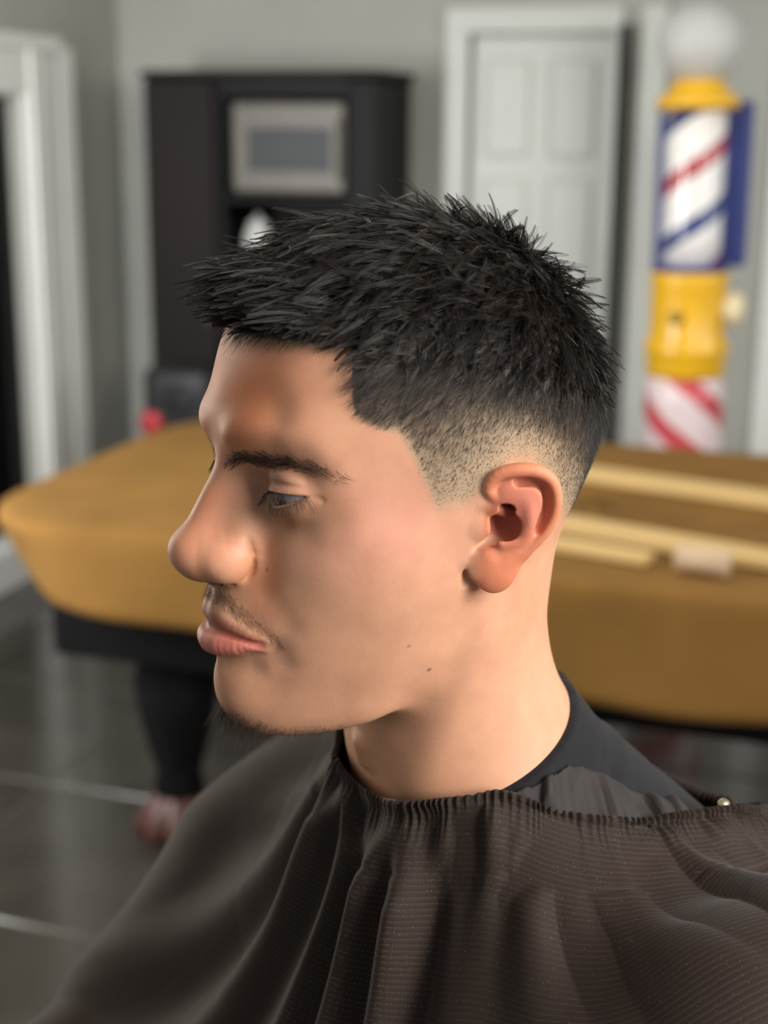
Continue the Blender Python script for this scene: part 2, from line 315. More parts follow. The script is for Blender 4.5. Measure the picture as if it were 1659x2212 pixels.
bar(-.62,2.70,-.30,2.62,.045,.02,'lath',lk,(-.44,2.66))
rl=empty('paper_roll',(-.20,2.60,TZ+.009),math.radians(-8),'small whitish paper roll at the near corner of the wooden rectangle','roll')
bm=bmesh.new();tube(bm,[(-.05,0,.024),(.05,0,.024)],.024,18);bm_obj('paper',bm,mat('paper_white',srgb(196,170,140),.7,noise=.05,scale=12),rl,True)
bm=bmesh.new();tube(bm,[(-.052,0,.024),(.052,0,.024)],.009,12);bm_obj('core',bm,mat('card',srgb(150,110,70),.8),rl,True)
# ================= implicit surfaces =================
# ---------- small implicit-surface kit (units: millimetres, head frame: x = subject's right, y = forward, z = up) ----------
def unit(v): return v/(np.linalg.norm(v,axis=-1,keepdims=True)+1e-9)
def smin(a,b,k):
    h=np.clip(.5+.5*(b-a)/k,0,1); return b*(1-h)+a*h-k*h*(1-h)
def smax(a,b,k): return -smin(-a,-b,k)
def seg_dist(P,a,b):
    a=np.asarray(a,np.float32);b=np.asarray(b,np.float32);ab=b-a
    t=np.clip(((P-a)@ab)/max(float(ab@ab),1e-9),0,1)
    return np.linalg.norm(P-a-t[:,None]*ab,axis=1),t
def chain_dist(P,pts,rad):
    d=np.full(len(P),1e9,np.float32)
    for i in range(len(pts)-1):
        s,t=seg_dist(P,pts[i],pts[i+1]); d=np.minimum(d,s-(rad[i]*(1-t)+rad[i+1]*t))
    return d
def ell_dist(P,c,r,R=None):
    q=P-np.asarray(c,np.float32)
    if R is not None: q=q@np.asarray(R,np.float32)
    r=np.asarray(r,np.float32)
    k0=np.linalg.norm(q/r,axis=1);k1=np.linalg.norm(q/(r*r),axis=1)+1e-9
    return k0*(k0-1)/k1
def spline(pts,n):
    """Catmull-Rom through rows of pts, n samples per span"""
    p=np.asarray(pts,float);p=np.vstack([2*p[0]-p[1],p,2*p[-1]-p[-2]]);out=[]
    for i in range(1,len(p)-2):
        for t in np.arange(n)/n:
            a,b,c,d=p[i-1:i+3]
            out.append(.5*((2*b)+(c-a)*t+(2*a-5*b+4*c-d)*t*t+(-a+3*b-3*c+d)*t**3))
    out.append(p[-2]);return np.array(out)
def rotz(a): c,s=np.cos(a),np.sin(a);return np.array([[c,-s,0],[s,c,0],[0,0,1.]])
def rotx(a): c,s=np.cos(a),np.sin(a);return np.array([[1.,0,0],[0,c,-s],[0,s,c]])
class Sculpt:
    """d (signed distance) at points P; every operation touches only the points near it"""
    def __init__(s,P,d): s.P=P;s.d=d
    def near(s,pts,m):
        pts=np.asarray(pts,float).reshape(-1,3);lo=pts.min(0)-m;hi=pts.max(0)+m
        return np.nonzero(np.all((s.P>lo)&(s.P<hi),axis=1))[0]
    def add(s,f,pts,m,k):
        i=s.near(pts,m)
        if len(i): s.d[i]=smin(s.d[i],f(s.P[i]),k)
    def cut(s,f,pts,m,k):
        i=s.near(pts,m)
        if len(i): s.d[i]=smax(s.d[i],-f(s.P[i]),k)
    def stroke(s,pts,r,h,ends=True):
        """raise (h>0) or carve (h<0) along a polyline, gaussian profile of radius r"""
        pts=np.asarray(pts,float).reshape(-1,3)
        if 2<len(pts)<9: pts=spline(pts,4)
        i=s.near(pts,r*2.2+2)
        if not len(i): return
        P=s.P[i]
        if len(pts)==1: dd=np.linalg.norm(P-pts[0].astype(np.float32),axis=1);w=1
        else:
            dd=np.full(len(P),1e9,np.float32);tt=np.zeros(len(P),np.float32);n=len(pts)-1
            for j in range(n):
                q,t=seg_dist(P,pts[j],pts[j+1]);m=q<dd;dd[m]=q[m];tt[m]=(j+t[m])/n
            w=np.clip(np.minimum(tt,1-tt)*3.3,0,1) if ends else 1
            if ends: w=w*w*(3-2*w)
        s.d[i]-=h*w*np.exp(-(dd/r)**2)
# ---------- the head: control points of the plain form (|x|, y, z), then features ----------
BASE_C=np.array([0,5,-5.])
BASE=[(0,5,120),(0,35,114),(0,60,101),(0,-35,114),(0,-66,93),(0,-77,68),(0,-82,45),(0,-82,20),(0,-76,-8),
(26,30,111),(26,0,115),(26,-38,107),(24,-65,85),(24,57,97),
(48,30,95),(52,0,99),(50,-38,92),(44,-61,73),(43,51,84),
(0,75,88),(0,83,74),(22,80,74),(40,71.5,74),(54,56,72),(63,33,74),(69,0,76),(66,-36,74),(26,-74,62),
(0,91,58),(22,86.5,58),(38,79,56),(52,66.5,54),(61,51,50),(66,34,52),(73,5,52),(75,-22,50),(69,-50,50),(52,-67,48),(26,-78,45),
(0,94.5,49),(22,90,48),(38,80.5,46),
(0,95.5,40),(12,96.5,37),(22,94.5,36),(32,88,35),(42,81,34),(51,71.5,33),(57,58.5,32),(61,46,30),
(0,93,32),(13,93.5,28.5),(21,89.6,28),(30,83.5,27),(38,77.8,27),(46.5,70.5,25.5),(54,61.5,22),
(0,85,20),(13,83,21),(14,79,14),(22,77,16),(32,78,14),(42,72.5,13),(47.5,67,11.5),(51,63,12),(50.5,65,18),(51.5,61.5,5),(57,52.5,12),(62,40,15),(70,20,20),(74,-15,20),(70,-40,20),(54,-64,20),(26,-79,20),
(12,81,2),(18,79.5,-6),(20,78,0),(31,75.5,-3),(40,71,-2),(49,65,0),(57,57,-2),(63,45,-3),(67,30,-2),(69,14,0),
(18,79,-14),(26,79,-16),(37,76,-16),(48,68,-15),(57,57,-15),(64,43,-16),(67,25,-16),(67,5,-20),(66,-10,-18),(62,-30,-15),(50,-51,-14),(25,-69,-16),
(0,97,-31),(10,93.6,-31.5),(20,86,-31),(0,99.5,-39),(10,97,-39),(19,89,-39),(27,82.5,-32),(38,75,-32),(48,65.5,-33),(57,52.5,-34),(63,35.5,-35),(64,14,-36),
(0,97.5,-50),(11,94.5,-50),(19,89,-51),(27,83,-50),(36,75,-50),(46,63,-50),(54,47.5,-52),(59,29,-54),(58,12,-52),(54,-12,-45),(47,-34,-45),(0,-60,-45),
(0,97,-69),(12,92.5,-69),(22,83.5,-69),(32,74.5,-68),(41,61.5,-70),(49,45,-72),(52,28,-72),(48,8,-72),
(0,98,-82),(11,95,-83),(21,83,-85),(31,70,-85),(39,55,-86),(45,40,-86),(44,24,-83),
(0,93.5,-97),(10,90.5,-97),(19,80.5,-98),(28,66,-98),(36,50,-97),(40,36,-95),
(0,82,-106.5),(10,79,-106),(18,68,-105),(25,52,-103),(0,58,-103),(0,38,-96),(20,36,-96),(0,10,-85),(25,10,-85)]
def _base_grid(ctrl,n=2.0):
    pts=[];
    for x,y,z in ctrl:
        pts.append((x,y,z))
        if x: pts.append((-x,y,z))
    p=np.array(pts,float)-BASE_C;r=np.linalg.norm(p,axis=1);u=p/r[:,None]
    N=len(u);K=np.linalg.norm(u[:,None]-u[None],axis=2)**3;T=np.hstack([np.ones((N,1)),u])
    A=np.zeros((N+4,N+4));A[:N,:N]=K+np.eye(N)*1e-7;A[:N,N:]=T;A[N:,:N]=T.T
    c=np.linalg.solve(A,np.concatenate([r,np.zeros(4)]))
    lat=np.radians(np.arange(-90,90+1e-6,1/n));lon=np.radians(np.arange(-180,180+1e-6,1/n))
    la,lo=np.meshgrid(lat,lon,indexing='ij');la=la.ravel();lo=lo.ravel()
    G=np.stack([np.cos(la)*np.sin(lo),np.cos(la)*np.cos(lo),np.sin(la)],1)
    R=np.empty(len(G))
    for i in range(0,len(G),20000):
        g=G[i:i+20000];q=2-2*np.clip(g@u.T,-1,1);R[i:i+20000]=(np.maximum(q,0)**1.5)@c[:N]+c[N]+g@c[N+1:]
    R=R.reshape(len(lat),len(lon));k=np.exp(-.5*(np.arange(-9,10)/3.4)**2);k/=k.sum()
    Rp=np.pad(R,((9,9),(0,0)),mode='edge');R=sum(k[i]*Rp[i:i+R.shape[0]] for i in range(19))
    Rp=np.pad(R[:,:-1],((0,0),(9,10)),mode='wrap');R=sum(k[i]*Rp[:,i:i+R.shape[1]] for i in range(19))
    st=np.radians(1/n);gy,gx=np.gradient(R,st);gx/=np.maximum(np.cos(lat),.05)[:,None]
    S=R/np.sqrt(R*R+gx**2+gy**2)
    return R.astype(np.float32),S.astype(np.float32),n
_GRID={}
def base_dist(P):
    if 'g' not in _GRID: _GRID['g']=_base_grid(BASE)
    R,S,n=_GRID['g'];q=P-BASE_C.astype(np.float32);rho=np.linalg.norm(q,axis=1)+1e-6
    la=(np.degrees(np.arcsin(np.clip(q[:,2]/rho,-1,1)))+90)*n;lo=(np.degrees(np.arctan2(q[:,0],q[:,1]))+180)*n
    i=np.clip(la.astype(int),1,R.shape[0]-3);j=np.clip(lo.astype(int),1,R.shape[1]-3)
    a=(la-i).astype(np.float32);b=(lo-j).astype(np.float32)
    def w(t): return (-.5*t+t*t-.5*t**3,1-2.5*t*t+1.5*t**3,.5*t+2*t*t-1.5*t**3,-.5*t*t+.5*t**3)
    wa=w(a);wb=w(b);r=0
    for k in range(4):
        row=0
        for l in range(4): row=row+wb[l]*R[i+k-1,j+l-1]
        r=r+wa[k]*row
    return (rho-r)*S[i,j]
# neck and torso as a stack of ellipses: z, centre y, half width, half depth
NECK=np.array([(20,-18,18,10),(-10,-17,34,24),(-30,-17,49,44),(-50,-17,54,49),(-75,-18,54,49),(-100,-24,57,49.5),(-125,-33,62.5,60.5),(-150,-51,80,71),(-170,-63,110,80),(-190,-73,148,91.5),(-215,-79,183,103),(-250,-80,200,116),(-300,-76,205,126),(-400,-50,190,130),(-520,-10,175,125),(-640,20,170,115)],float)
def _smooth_table(T,step=2.0):
    z=np.arange(T[-1,0],T[0,0]+step,step);z0=T[::-1,0];out=[]
    for k in (1,2,3):
        v=np.interp(z,z0,T[::-1,k])
        for _ in range(60):
            p=np.concatenate([v[:1],v,v[-1:]]);v=.25*p[:-2]+.5*p[1:-1]+.25*p[2:]
        out.append(v)
    return z,np.stack(out,1)
_NZ,_NV=_smooth_table(NECK)
def neck_dist(P):
    z=np.clip(P[:,2],-640,20)
    yc,a,b=(np.interp(z,_NZ,_NV[:,k]).astype(np.float32) for k in range(3))
    x=P[:,0];y=P[:,1]-yc
    k0=np.sqrt((x/a)**2+(y/b)**2)+1e-6;k1=np.sqrt((x/a**2)**2+(y/b**2)**2)+1e-9
    d=k0*(k0-1)/k1
    return np.maximum(np.maximum(d*.85,P[:,2]-20),-P[:,2]-640)
EYE_C=np.array([31.2,68.2,12.]);EYE_R=11.9
# ear frame: u backwards, v up, w outwards
_e=np.radians(25)
EAR_U=np.array([np.sin(_e),-np.cos(_e),0.]);EAR_W=np.array([np.cos(_e),np.sin(_e),0]);EAR_V=np.array([0,0,1.])
_t=np.radians(4);EAR_V,EAR_W=EAR_V*np.cos(_t)+EAR_W*np.sin(_t),EAR_W*np.cos(_t)-EAR_V*np.sin(_t)
EAR_O=np.array([72.5,0,2.])
def ear(u,v,w): return EAR_O+EAR_U*u+EAR_V*v+EAR_W*w
def earl(rows): return np.array([ear(*r[:3]) for r in rows]),[r[3] for r in rows]
EAR_R=np.stack([EAR_U,EAR_V,EAR_W],1)
def head_dist(P):
    """signed distance to the bare body (head, neck, torso), mirrored in x"""
    P=np.asarray(P,np.float32).copy();P[:,0]=np.abs(P[:,0])
    d=smin(base_dist(P),neck_dist(P),18)
    s=Sculpt(P,d)
    features(s)
    return s.d
def features(s):
    # ---- nose
    dor=spline([(0,84,29),(0,88.6,15),(0,95,3.5),(0,100,-6.5),(0,105.6,-16)],6)
    rr=np.interp(np.arange(len(dor)),[0,6,12,18,24],[7.5,7.5,7.8,8.6,9.6])
    s.add(lambda P:chain_dist(P,dor,rr),dor,24,9)
    side=spline([(6,82,14),(8,84,3),(9,87,-8),(9,90,-16)],4)
    s.add(lambda P:chain_dist(P,side,np.linspace(6,11.5,13)),side,30,10)
    s.add(lambda P:ell_dist(P,(0,104.2,-18),(10.5,12,9.4)),[(0,104.5,-16.5)],24,7)
    s.add(lambda P:ell_dist(P,(11.8,95.2,-19.6),(6.2,10.6,8.6),rotz(np.radians(-22))),[(13,92,-20)],24,5)
    s.add(lambda P:chain_dist(P,[(4,102.5,-19.5),(11.5,95.5,-20.5)],[9.6,8.6]),[(4,102.5,-19.5),(11.5,95.5,-20.5)],24,7)
    s.add(lambda P:chain_dist(P,[(0,105.5,-24),(0,95,-27)],[4.8,5.4]),[(0,104,-24),(0,93,-28)],14,5)
    s.cut(lambda P:ell_dist(P,(6.2,97.5,-29.4),(2.6,6.0,3.6),rotz(np.radians(-16))),[(7.6,96.5,-28)],12,2.0)
    s.stroke([(15.6,89.8,-6.5),(17,88.1,-10),(17.6,86.8,-14.5),(17.9,86.2,-18.9),(17.8,86.8,-23.4),(17,89.2,-27.5),(15.4,92.4,-29.4)],2.2,-1.75)
    s.stroke([(15.5,92,-30),(12.5,97,-29),(9,101,-28)],2.0,-1.3)      # alar crease
    s.stroke([(7,107,-14),(11,101,-14),(13.5,95,-13)],5.5,.9)
    s.stroke([(11,103.5,-21),(13.5,99,-19)],3.5,.6)
    # ---- lips
    up=spline([(0,96.3,-47.5),(5,96,-46.8),(11,93.4,-49.6),(18,89,-52.8),(25,83.6,-56.6)],3)
    ur=np.interp(np.arange(len(up)),[0,3,6,9,12],[5.0,5.2,4.6,3.3,1.4])
    s.add(lambda P:chain_dist(P,up,ur),up,16,5)
    lo=spline([(0,98.8,-59.6),(7,97.4,-59.4),(14,93,-58.6),(20,88,-57.3),(25,83.6,-57.2)],3)
    lr=np.interp(np.arange(len(lo)),[0,3,6,9,12],[6.2,6.0,4.8,2.6,.7])
    s.add(lambda P:chain_dist(P,lo,lr),lo,16,4.5)
    fl=spline([(0,95.5,-53),(6,94.5,-53),(12,91.5,-53.8),(19,85.5,-55.4),(24,80.5,-57)],4)
    s.add(lambda P:chain_dist(P,fl,np.linspace(4.6,2.2,len(fl))),fl,12,3)
    sl=spline([(0,102,-52.6),(6,100.6,-52.6),(12,97,-53.4),(19,91.2,-55),(27,84,-57.5)],4)
    s.stroke(sl,1.7,-1.8,False)
    s.stroke([(25.2,86,-56.8),(28,83,-59)],2.4,-1.5,False)
    s.stroke([(29,82.5,-50),(30,80.5,-57),(30.5,78,-64),(31,75,-72)],5.5,-.8)
    s.stroke([(0,100,-33),(0,101.5,-42)],2.6,-.9)                                         # philtrum
    s.stroke([(3.6,98.5,-33),(4.2,101,-43)],2,.5)
    s.stroke([(0,99,-69.5),(9,95.5,-69.5),(17,89,-69),(25,81.5,-67)],5.5,-1.3)                                # under the lower lip
    s.stroke([(21,86,-25),(28,83.5,-34),(34,78,-45),(36,74,-56)],7,-.9)                   # nasolabial fold
    # ---- eye: lids over the ball, opening between two margins
    eye(s)
    # ---- ear
    ear_shape(s)
    # ---- neck: sternomastoid, larynx
    s.stroke([(0,28,-116),(0,31,-129),(0,28,-142)],9,3.0)
    s.stroke([(62,-16,-20),(55,-4,-65),(40,10,-120),(16,24,-170)],13,2.2)
    s.stroke([(42,28,-92),(36,32,-115),(24,38,-140)],9,-2.2)
    s.stroke([(63,2,-22),(58,2,-42),(52,6,-66),(44,12,-84)],9,-1.8)
def eye(s):
    c=EYE_C
    i=s.near([c],22)
    if not len(i): return
    P=s.P[i];q=P-c.astype(np.float32);r=np.linalg.norm(q,axis=1)+1e-6
    # angles seen from the ball's centre: az outwards (+) / inwards (-), el up
    az=np.degrees(np.arctan2(q[:,0],q[:,1]));el=np.degrees(np.arcsin(np.clip(q[:,2]/r,-1,1)))
    upm=np.interp(az,[-44,-30,-10,10,30,50,70,80],[-9,-1,5,6.5,6.5,5.8,5,4]).astype(np.float32)
    lom=np.interp(az,[-44,-30,-10,6,33,51,70,80],[-9,-15,-20,-21,-15.5,-9,1,4]).astype(np.float32)
    lid=(13.5+2.0*np.exp(-((az-4)/28)**2-((el+8)/26)**2)-.4*(el<(upm+lom)/2)-1.2*np.clip((az-42)/40,0,1)).astype(np.float32)
    ball=(r-lid)*.9
    ball=np.maximum(ball,np.where(az>80,(az-80)*.12,-99))
    d=smin(s.d[i],ball,4.5)
    def at(a,e,rr):
        a,e=np.radians(a),np.radians(e);return c+rr*np.array([np.sin(a)*np.cos(e),np.cos(a)*np.cos(e),np.sin(e)])
    fold=spline([at(-32,34,11),at(-12,40,11.6),at(12,41,11.8),at(34,37,11.6),at(54,30,11.0),at(70,24,10.2)],4)
    d=smin(d,chain_dist(P,fold,np.interp(np.arange(len(fold)),[0,4,8,16,20],[3.2,4.2,4.4,3.2,1.0])),3.0)
    inside=np.minimum(upm-el,el-lom)*np.float32(np.pi/180)*r
    inside=np.where((az>-44)&(az<80),inside,-9)
    d=smax(d,-np.maximum(np.maximum(-inside,10.8-r),r-15.6),.6)          # the opening between the lids
    s.d[i]=d
    s.stroke(spline([at(-34,15,14.6),at(-12,20,15),at(12,21,15.2),at(39,21,14.8),at(66,18,15),at(88,12,16)],3),1.0,-1.5)
    s.stroke([at(-30,-34,14.5),at(0,-42,15),at(30,-38,15),at(55,-28,15)],1.5,-.6)
    s.stroke([at(74,4,14.6),at(92,0,16.6),at(100,-6,18)],1.3,-.6)
def ear_shape(s):
    box=[ear(-32,-38,-14),ear(34,32,12),ear(34,-38,12),ear(-32,32,14)]
    i=s.near(box,4)
    if not len(i): return
    P=s.P[i];q=((P-EAR_O.astype(np.float32))@EAR_R.astype(np.float32));d=s.d[i]
    # root that carries the ear
    d=smin(d,ell_dist(q,(6,0,-6),(12,20,8)),4)
    d=smin(d,ell_dist(q,(-12,-3,-5.6),(16,18,6.2)),6)
    d=smin(d,ell_dist(q,(-5,13,-3.6),(8,11,4.6)),5)
    # plate (thin, dished)
    flat=q*np.float32([1,1,2.2])
    pl=np.minimum.reduce([chain_dist(flat,[(12,9,0),(15,8,0)],[13,13]),chain_dist(flat,[(13,6,0),(9,-12,0),(3,-22,0)],[13,10,8.5])])
    d=smin(d,pl/1.6,2.5)
    # helix
    hx=spline([(5,0,-3.5),(2.6,8,.5),(-1.5,13.5,2.2),(2.2,19.8,3.6),(10,22.2,4.6),(18,21.8,5),(24,18.2,5),(26.8,12,4.6),(27,5,4),(25,-2,3.2),(21,-8.4,2.4),(15.5,-14,1.5),(9.5,-19,.5)],3)
    hr=np.interp(np.arange(len(hx))/3,range(13),[2,2.4,2.6,2.9,3.1,3.0,2.7,2.4,2.3,2.3,2.4,2.6,2.6])
    d=smin(d,chain_dist(q,hx,hr),1.6)
    # antihelix with its two limbs, antitragus
    ah=spline([(9.5,13,-1),(14.6,8,2.2),(16,2,3.4),(15.4,-4,3.2),(12.4,-9,2.4),(5.2,-10.6,2.4)],3)
    ar=np.interp(np.arange(len(ah))/3,range(6),[3,3.8,3.7,3.4,3,2.8])
    d=smin(d,chain_dist(q,ah,ar),2)
    d=smin(d,chain_dist(q,[(20,14,0),(15.5,6,1)],[2.4,3.2]),2)
    # scapha, triangular fossa
    d=smax(d,-chain_dist(q,spline([(11,16.5,3),(18,16.6,3.5),(22.5,12.5,3.4),(22.6,4,3.2),(19.5,-4,3.2)],3),[2.2]*13),1.6)
    # concha
    d=smax(d,-ell_dist(q,(6.6,-2.6,-.5),(7.6,8,8.6)),1.5)
    d=smax(d,-ell_dist(q,(7.4,5.2,-.5),(5.6,4.6,6)),1.4)
    d=smax(d,-chain_dist(q,[(4,-8,-2),(.2,-11,0),(-3.8,-14.2,1.8)],[4.0,3.5,2.8]),2.2)
    # crus of helix divides the concha
    d=smin(d,chain_dist(q,[(-4,6,-1.8),(2,4.2,-.8),(6.2,1.6,-2.4),(10.5,.5,-5)],[3.0,3.0,2.4,1.6]),2.6)
    # tragus
    d=smin(d,ell_dist(q,(-5.0,-4.0,-.9),(4.9,5.8,3.0)),2.6)
    
    d=smin(d,chain_dist(q,[(-9,-21,-4),(-1,-20,-2.5)],[4.5,4.5]),4)
    # lobe
    d=smin(d,ell_dist(q,(2,-24,-.4),(8.6,10.4,2.9)),4)
    d=smin(d,chain_dist(q,[(-6,-24,-2),(0,-18,-1)],[4,5]),3)
    s.d[i]=d
    s.stroke([ear(-10,-20,-1),ear(-9.6,-28,-1.5),ear(-8,-33,-3)],2.2,-2)
def surface_nets(f,lo,hi,h,coarse=5.0):
    """sparse surface nets: f(points)->distance.  Returns verts, quads"""
    lo=np.array(lo,float);nb=np.ceil((np.array(hi)-lo)/coarse).astype(int);m=int(round(coarse/h));h=coarse/m
    c=[lo[k]+coarse*(np.arange(nb[k])+.5) for k in range(3)]
    C=np.stack(np.meshgrid(*c,indexing='ij'),-1).reshape(-1,3).astype(np.float32)
    d=np.concatenate([f(C[i:i+400000]) for i in range(0,len(C),400000)])
    act=np.abs(d)<coarse*1.35
    B=np.stack(np.unravel_index(np.nonzero(act)[0],nb),1)
    n=nb*m+2
    # fine lattice nodes of all active blocks (with one-node overlap)
    o=np.stack(np.meshgrid(*[np.arange(m+1)]*3,indexing='ij'),-1).reshape(-1,3)
    key=np.unique(((B[:,None]*m+o[None]).reshape(-1,3)@np.array([n[1]*n[2],n[2],1])))
    I=np.stack([key//(n[1]*n[2]),key//n[2]%n[1],key%n[2]],1)
    P=(lo+I*h).astype(np.float32)
    v=np.concatenate([f(P[i:i+600000]) for i in range(0,len(P),600000)])
    # cells whose eight corners exist
    st=np.array([n[1]*n[2],n[2],1]);corn=np.array([(a,b,c) for a in(0,1) for b in(0,1) for c in(0,1)])
    idx=[];ok=np.ones(len(key),bool)
    for cc in corn:
        k=key+cc@st;j=np.searchsorted(key,k);j=np.minimum(j,len(key)-1);ok&=key[j]==k;idx.append(j)
    idx=np.stack(idx,1)
    sgn=v[idx]<0;mix=ok&sgn.any(1)&~sgn.all(1)
    ci=np.nonzero(mix)[0];idx=idx[ci];vv=v[idx]
    acc=np.zeros((len(ci),3));cnt=np.zeros(len(ci))
    for a in range(8):
        for b in range(a+1,8):
            if np.abs(corn[a]-corn[b]).sum()!=1: continue
            va,vb=vv[:,a],vv[:,b];x=(va<0)!=(vb<0);t=np.where(x,va/np.where(x,va-vb,1),0)
            p=corn[a]+t[:,None]*(corn[b]-corn[a]);acc+=p*x[:,None];cnt+=x
    V=lo+(I[ci]+acc/cnt[:,None])*h
    ckey=key[ci]
    def look(k):
        j=np.minimum(np.searchsorted(ckey,k),len(ckey)-1);return np.where(ckey[j]==k,j,-1)
    Q=[]
    for ax in range(3):
        b,c=[(1,2),(2,0),(0,1)][ax]
        k2=key+st[ax];j=np.minimum(np.searchsorted(key,k2),len(key)-1);e=(key[j]==k2)&((v<0)!=(v[j]<0))
        kk=key[e];s=v[e]<0
        q=np.stack([look(kk),look(kk-st[b]),look(kk-st[b]-st[c]),look(kk-st[c])],1)
        g=(q>=0).all(1);q=q[g];s=s[g];q[~s]=q[~s][:,::-1];Q.append(q)
    return V,np.concatenate(Q)
def grad(f,P,e=.25):
    g=np.empty((len(P),3),np.float32)
    for k in range(3):
        o=np.zeros(3,np.float32);o[k]=e;g[:,k]=f(P+o)-f(P-o)
    return g/(2*e)
def project(f,V,n=2):
    V=V.astype(np.float32)
    for _ in range(n):
        d=f(V);g=grad(f,V);g2=(g*g).sum(1);V=V-g*(np.clip(d,-1,1)/np.maximum(g2,.25))[:,None]
    return V
# ================= the person =================
def _head_cam():
    """the head frame's own view axes: 27 degrees forward of a pure left profile, 15 degrees from above"""
    a=math.radians(27);p=math.radians(15)
    fw=-np.array([-math.cos(p)*math.cos(a),math.cos(p)*math.sin(a),math.sin(p)])
    r=np.cross(fw,[0,0,1]);r/=np.linalg.norm(r);u=np.cross(r,fw)
    return np.array([-571.5514,304.5430,160.5322]),r,u,fw
_HC,_hr,_hu,_hf=_head_cam()
HEAD_R=np.stack([CR,CU,CF],1)@np.stack([_hr,_hu,_hf],0)
HEAD_T=CAM_LOC-HEAD_R@(_HC*.001)
def h2w(P): return (np.asarray(P,float)*.001)@HEAD_R.T+HEAD_T
PERSON_BASE=np.array([*h2w((0,60,0))[:2],0.0])
def pm(name,V,Fc,m,parent=None,smooth=True):
    """a mesh given in the head frame (mm), hung on the person"""
    o=mesh_obj(name,h2w(V)-PERSON_BASE,Fc,m,None,smooth)
    if parent is None: o.location=PERSON_BASE
    else: o.parent=parent
    return o
def gauss(P,c,r): return np.exp(-(((P-np.float32(c))/np.float32(r))**2).sum(1))
def lonlat(P):
    q=P-BASE_C.astype(np.float32);r=np.linalg.norm(q,axis=1)+1e-6
    return np.degrees(np.arctan2(np.abs(q[:,0]),q[:,1])),np.degrees(np.arcsin(np.clip(q[:,2]/r,-1,1)))
LON=[0,8,32,47,48.6,53,62,67,75,84,92,100,107,116,122,132,150,180]
DARK=[46.5,47,48,48.6,45,44.6,46,47.6,46.5,45.5,44,43,41,37,34,30.5,27,26]
MID=[45.6,46.2,47,47.8,35,34.6,33.7,34,35,36,36.4,34.4,32.2,27.4,24,19,14,12]
LIGHT=[45,45.6,46.4,47.2,33.4,31,26,20,11.5,14,20,25.5,24.6,17,11,4,-4,-7]
EDGE=[45,45.7,46.5,47.4,34.2,32.6,30.6,22,5,3,2,0,-4,-8,-12,-14,-16,-18]
def hair_level(P):
    """0 bare, 1 stubble starts .. 2 mid fade .. 3 full hair; also degrees above the full line"""
    lon,lat=lonlat(P)
    lt,md,dk,ed=(np.interp(lon,LON,T) for T in (LIGHT,MID,DARK,EDGE))
    lev=np.where(lat<md,1+(lat-lt)/(md-lt),np.where(lat<dk,2+(lat-md)/np.maximum(dk-md,.5),3))
    lev=np.where(lat<lt,np.clip(1-(lt-lat)/7,0,1),lev)
    lev=lev*np.clip((lat-ed)/np.interp(lon,[48,58,66,80],[.5,1.4,9,10]),0,1)
    return np.clip(lev,0,3),np.maximum(lat-dk,0),lon,lat
def srgbv(*c): return np.array(srgb(*c),np.float32)
UP_LIP=spline([(0,100,-48.2),(5,100,-47.6),(11,97,-50),(18,92,-53),(25,85.5,-56.6)],4)
LO_LIP=spline([(0,103,-59),(7,101.5,-58.8),(14,97,-58),(20,91.5,-57.2),(26,85,-57.3)],4)
MID_LIP=spline([(0,101,-52.6),(6,100,-52.6),(12,97,-53.4),(19,91.2,-55),(26,84.6,-57.2)],4)
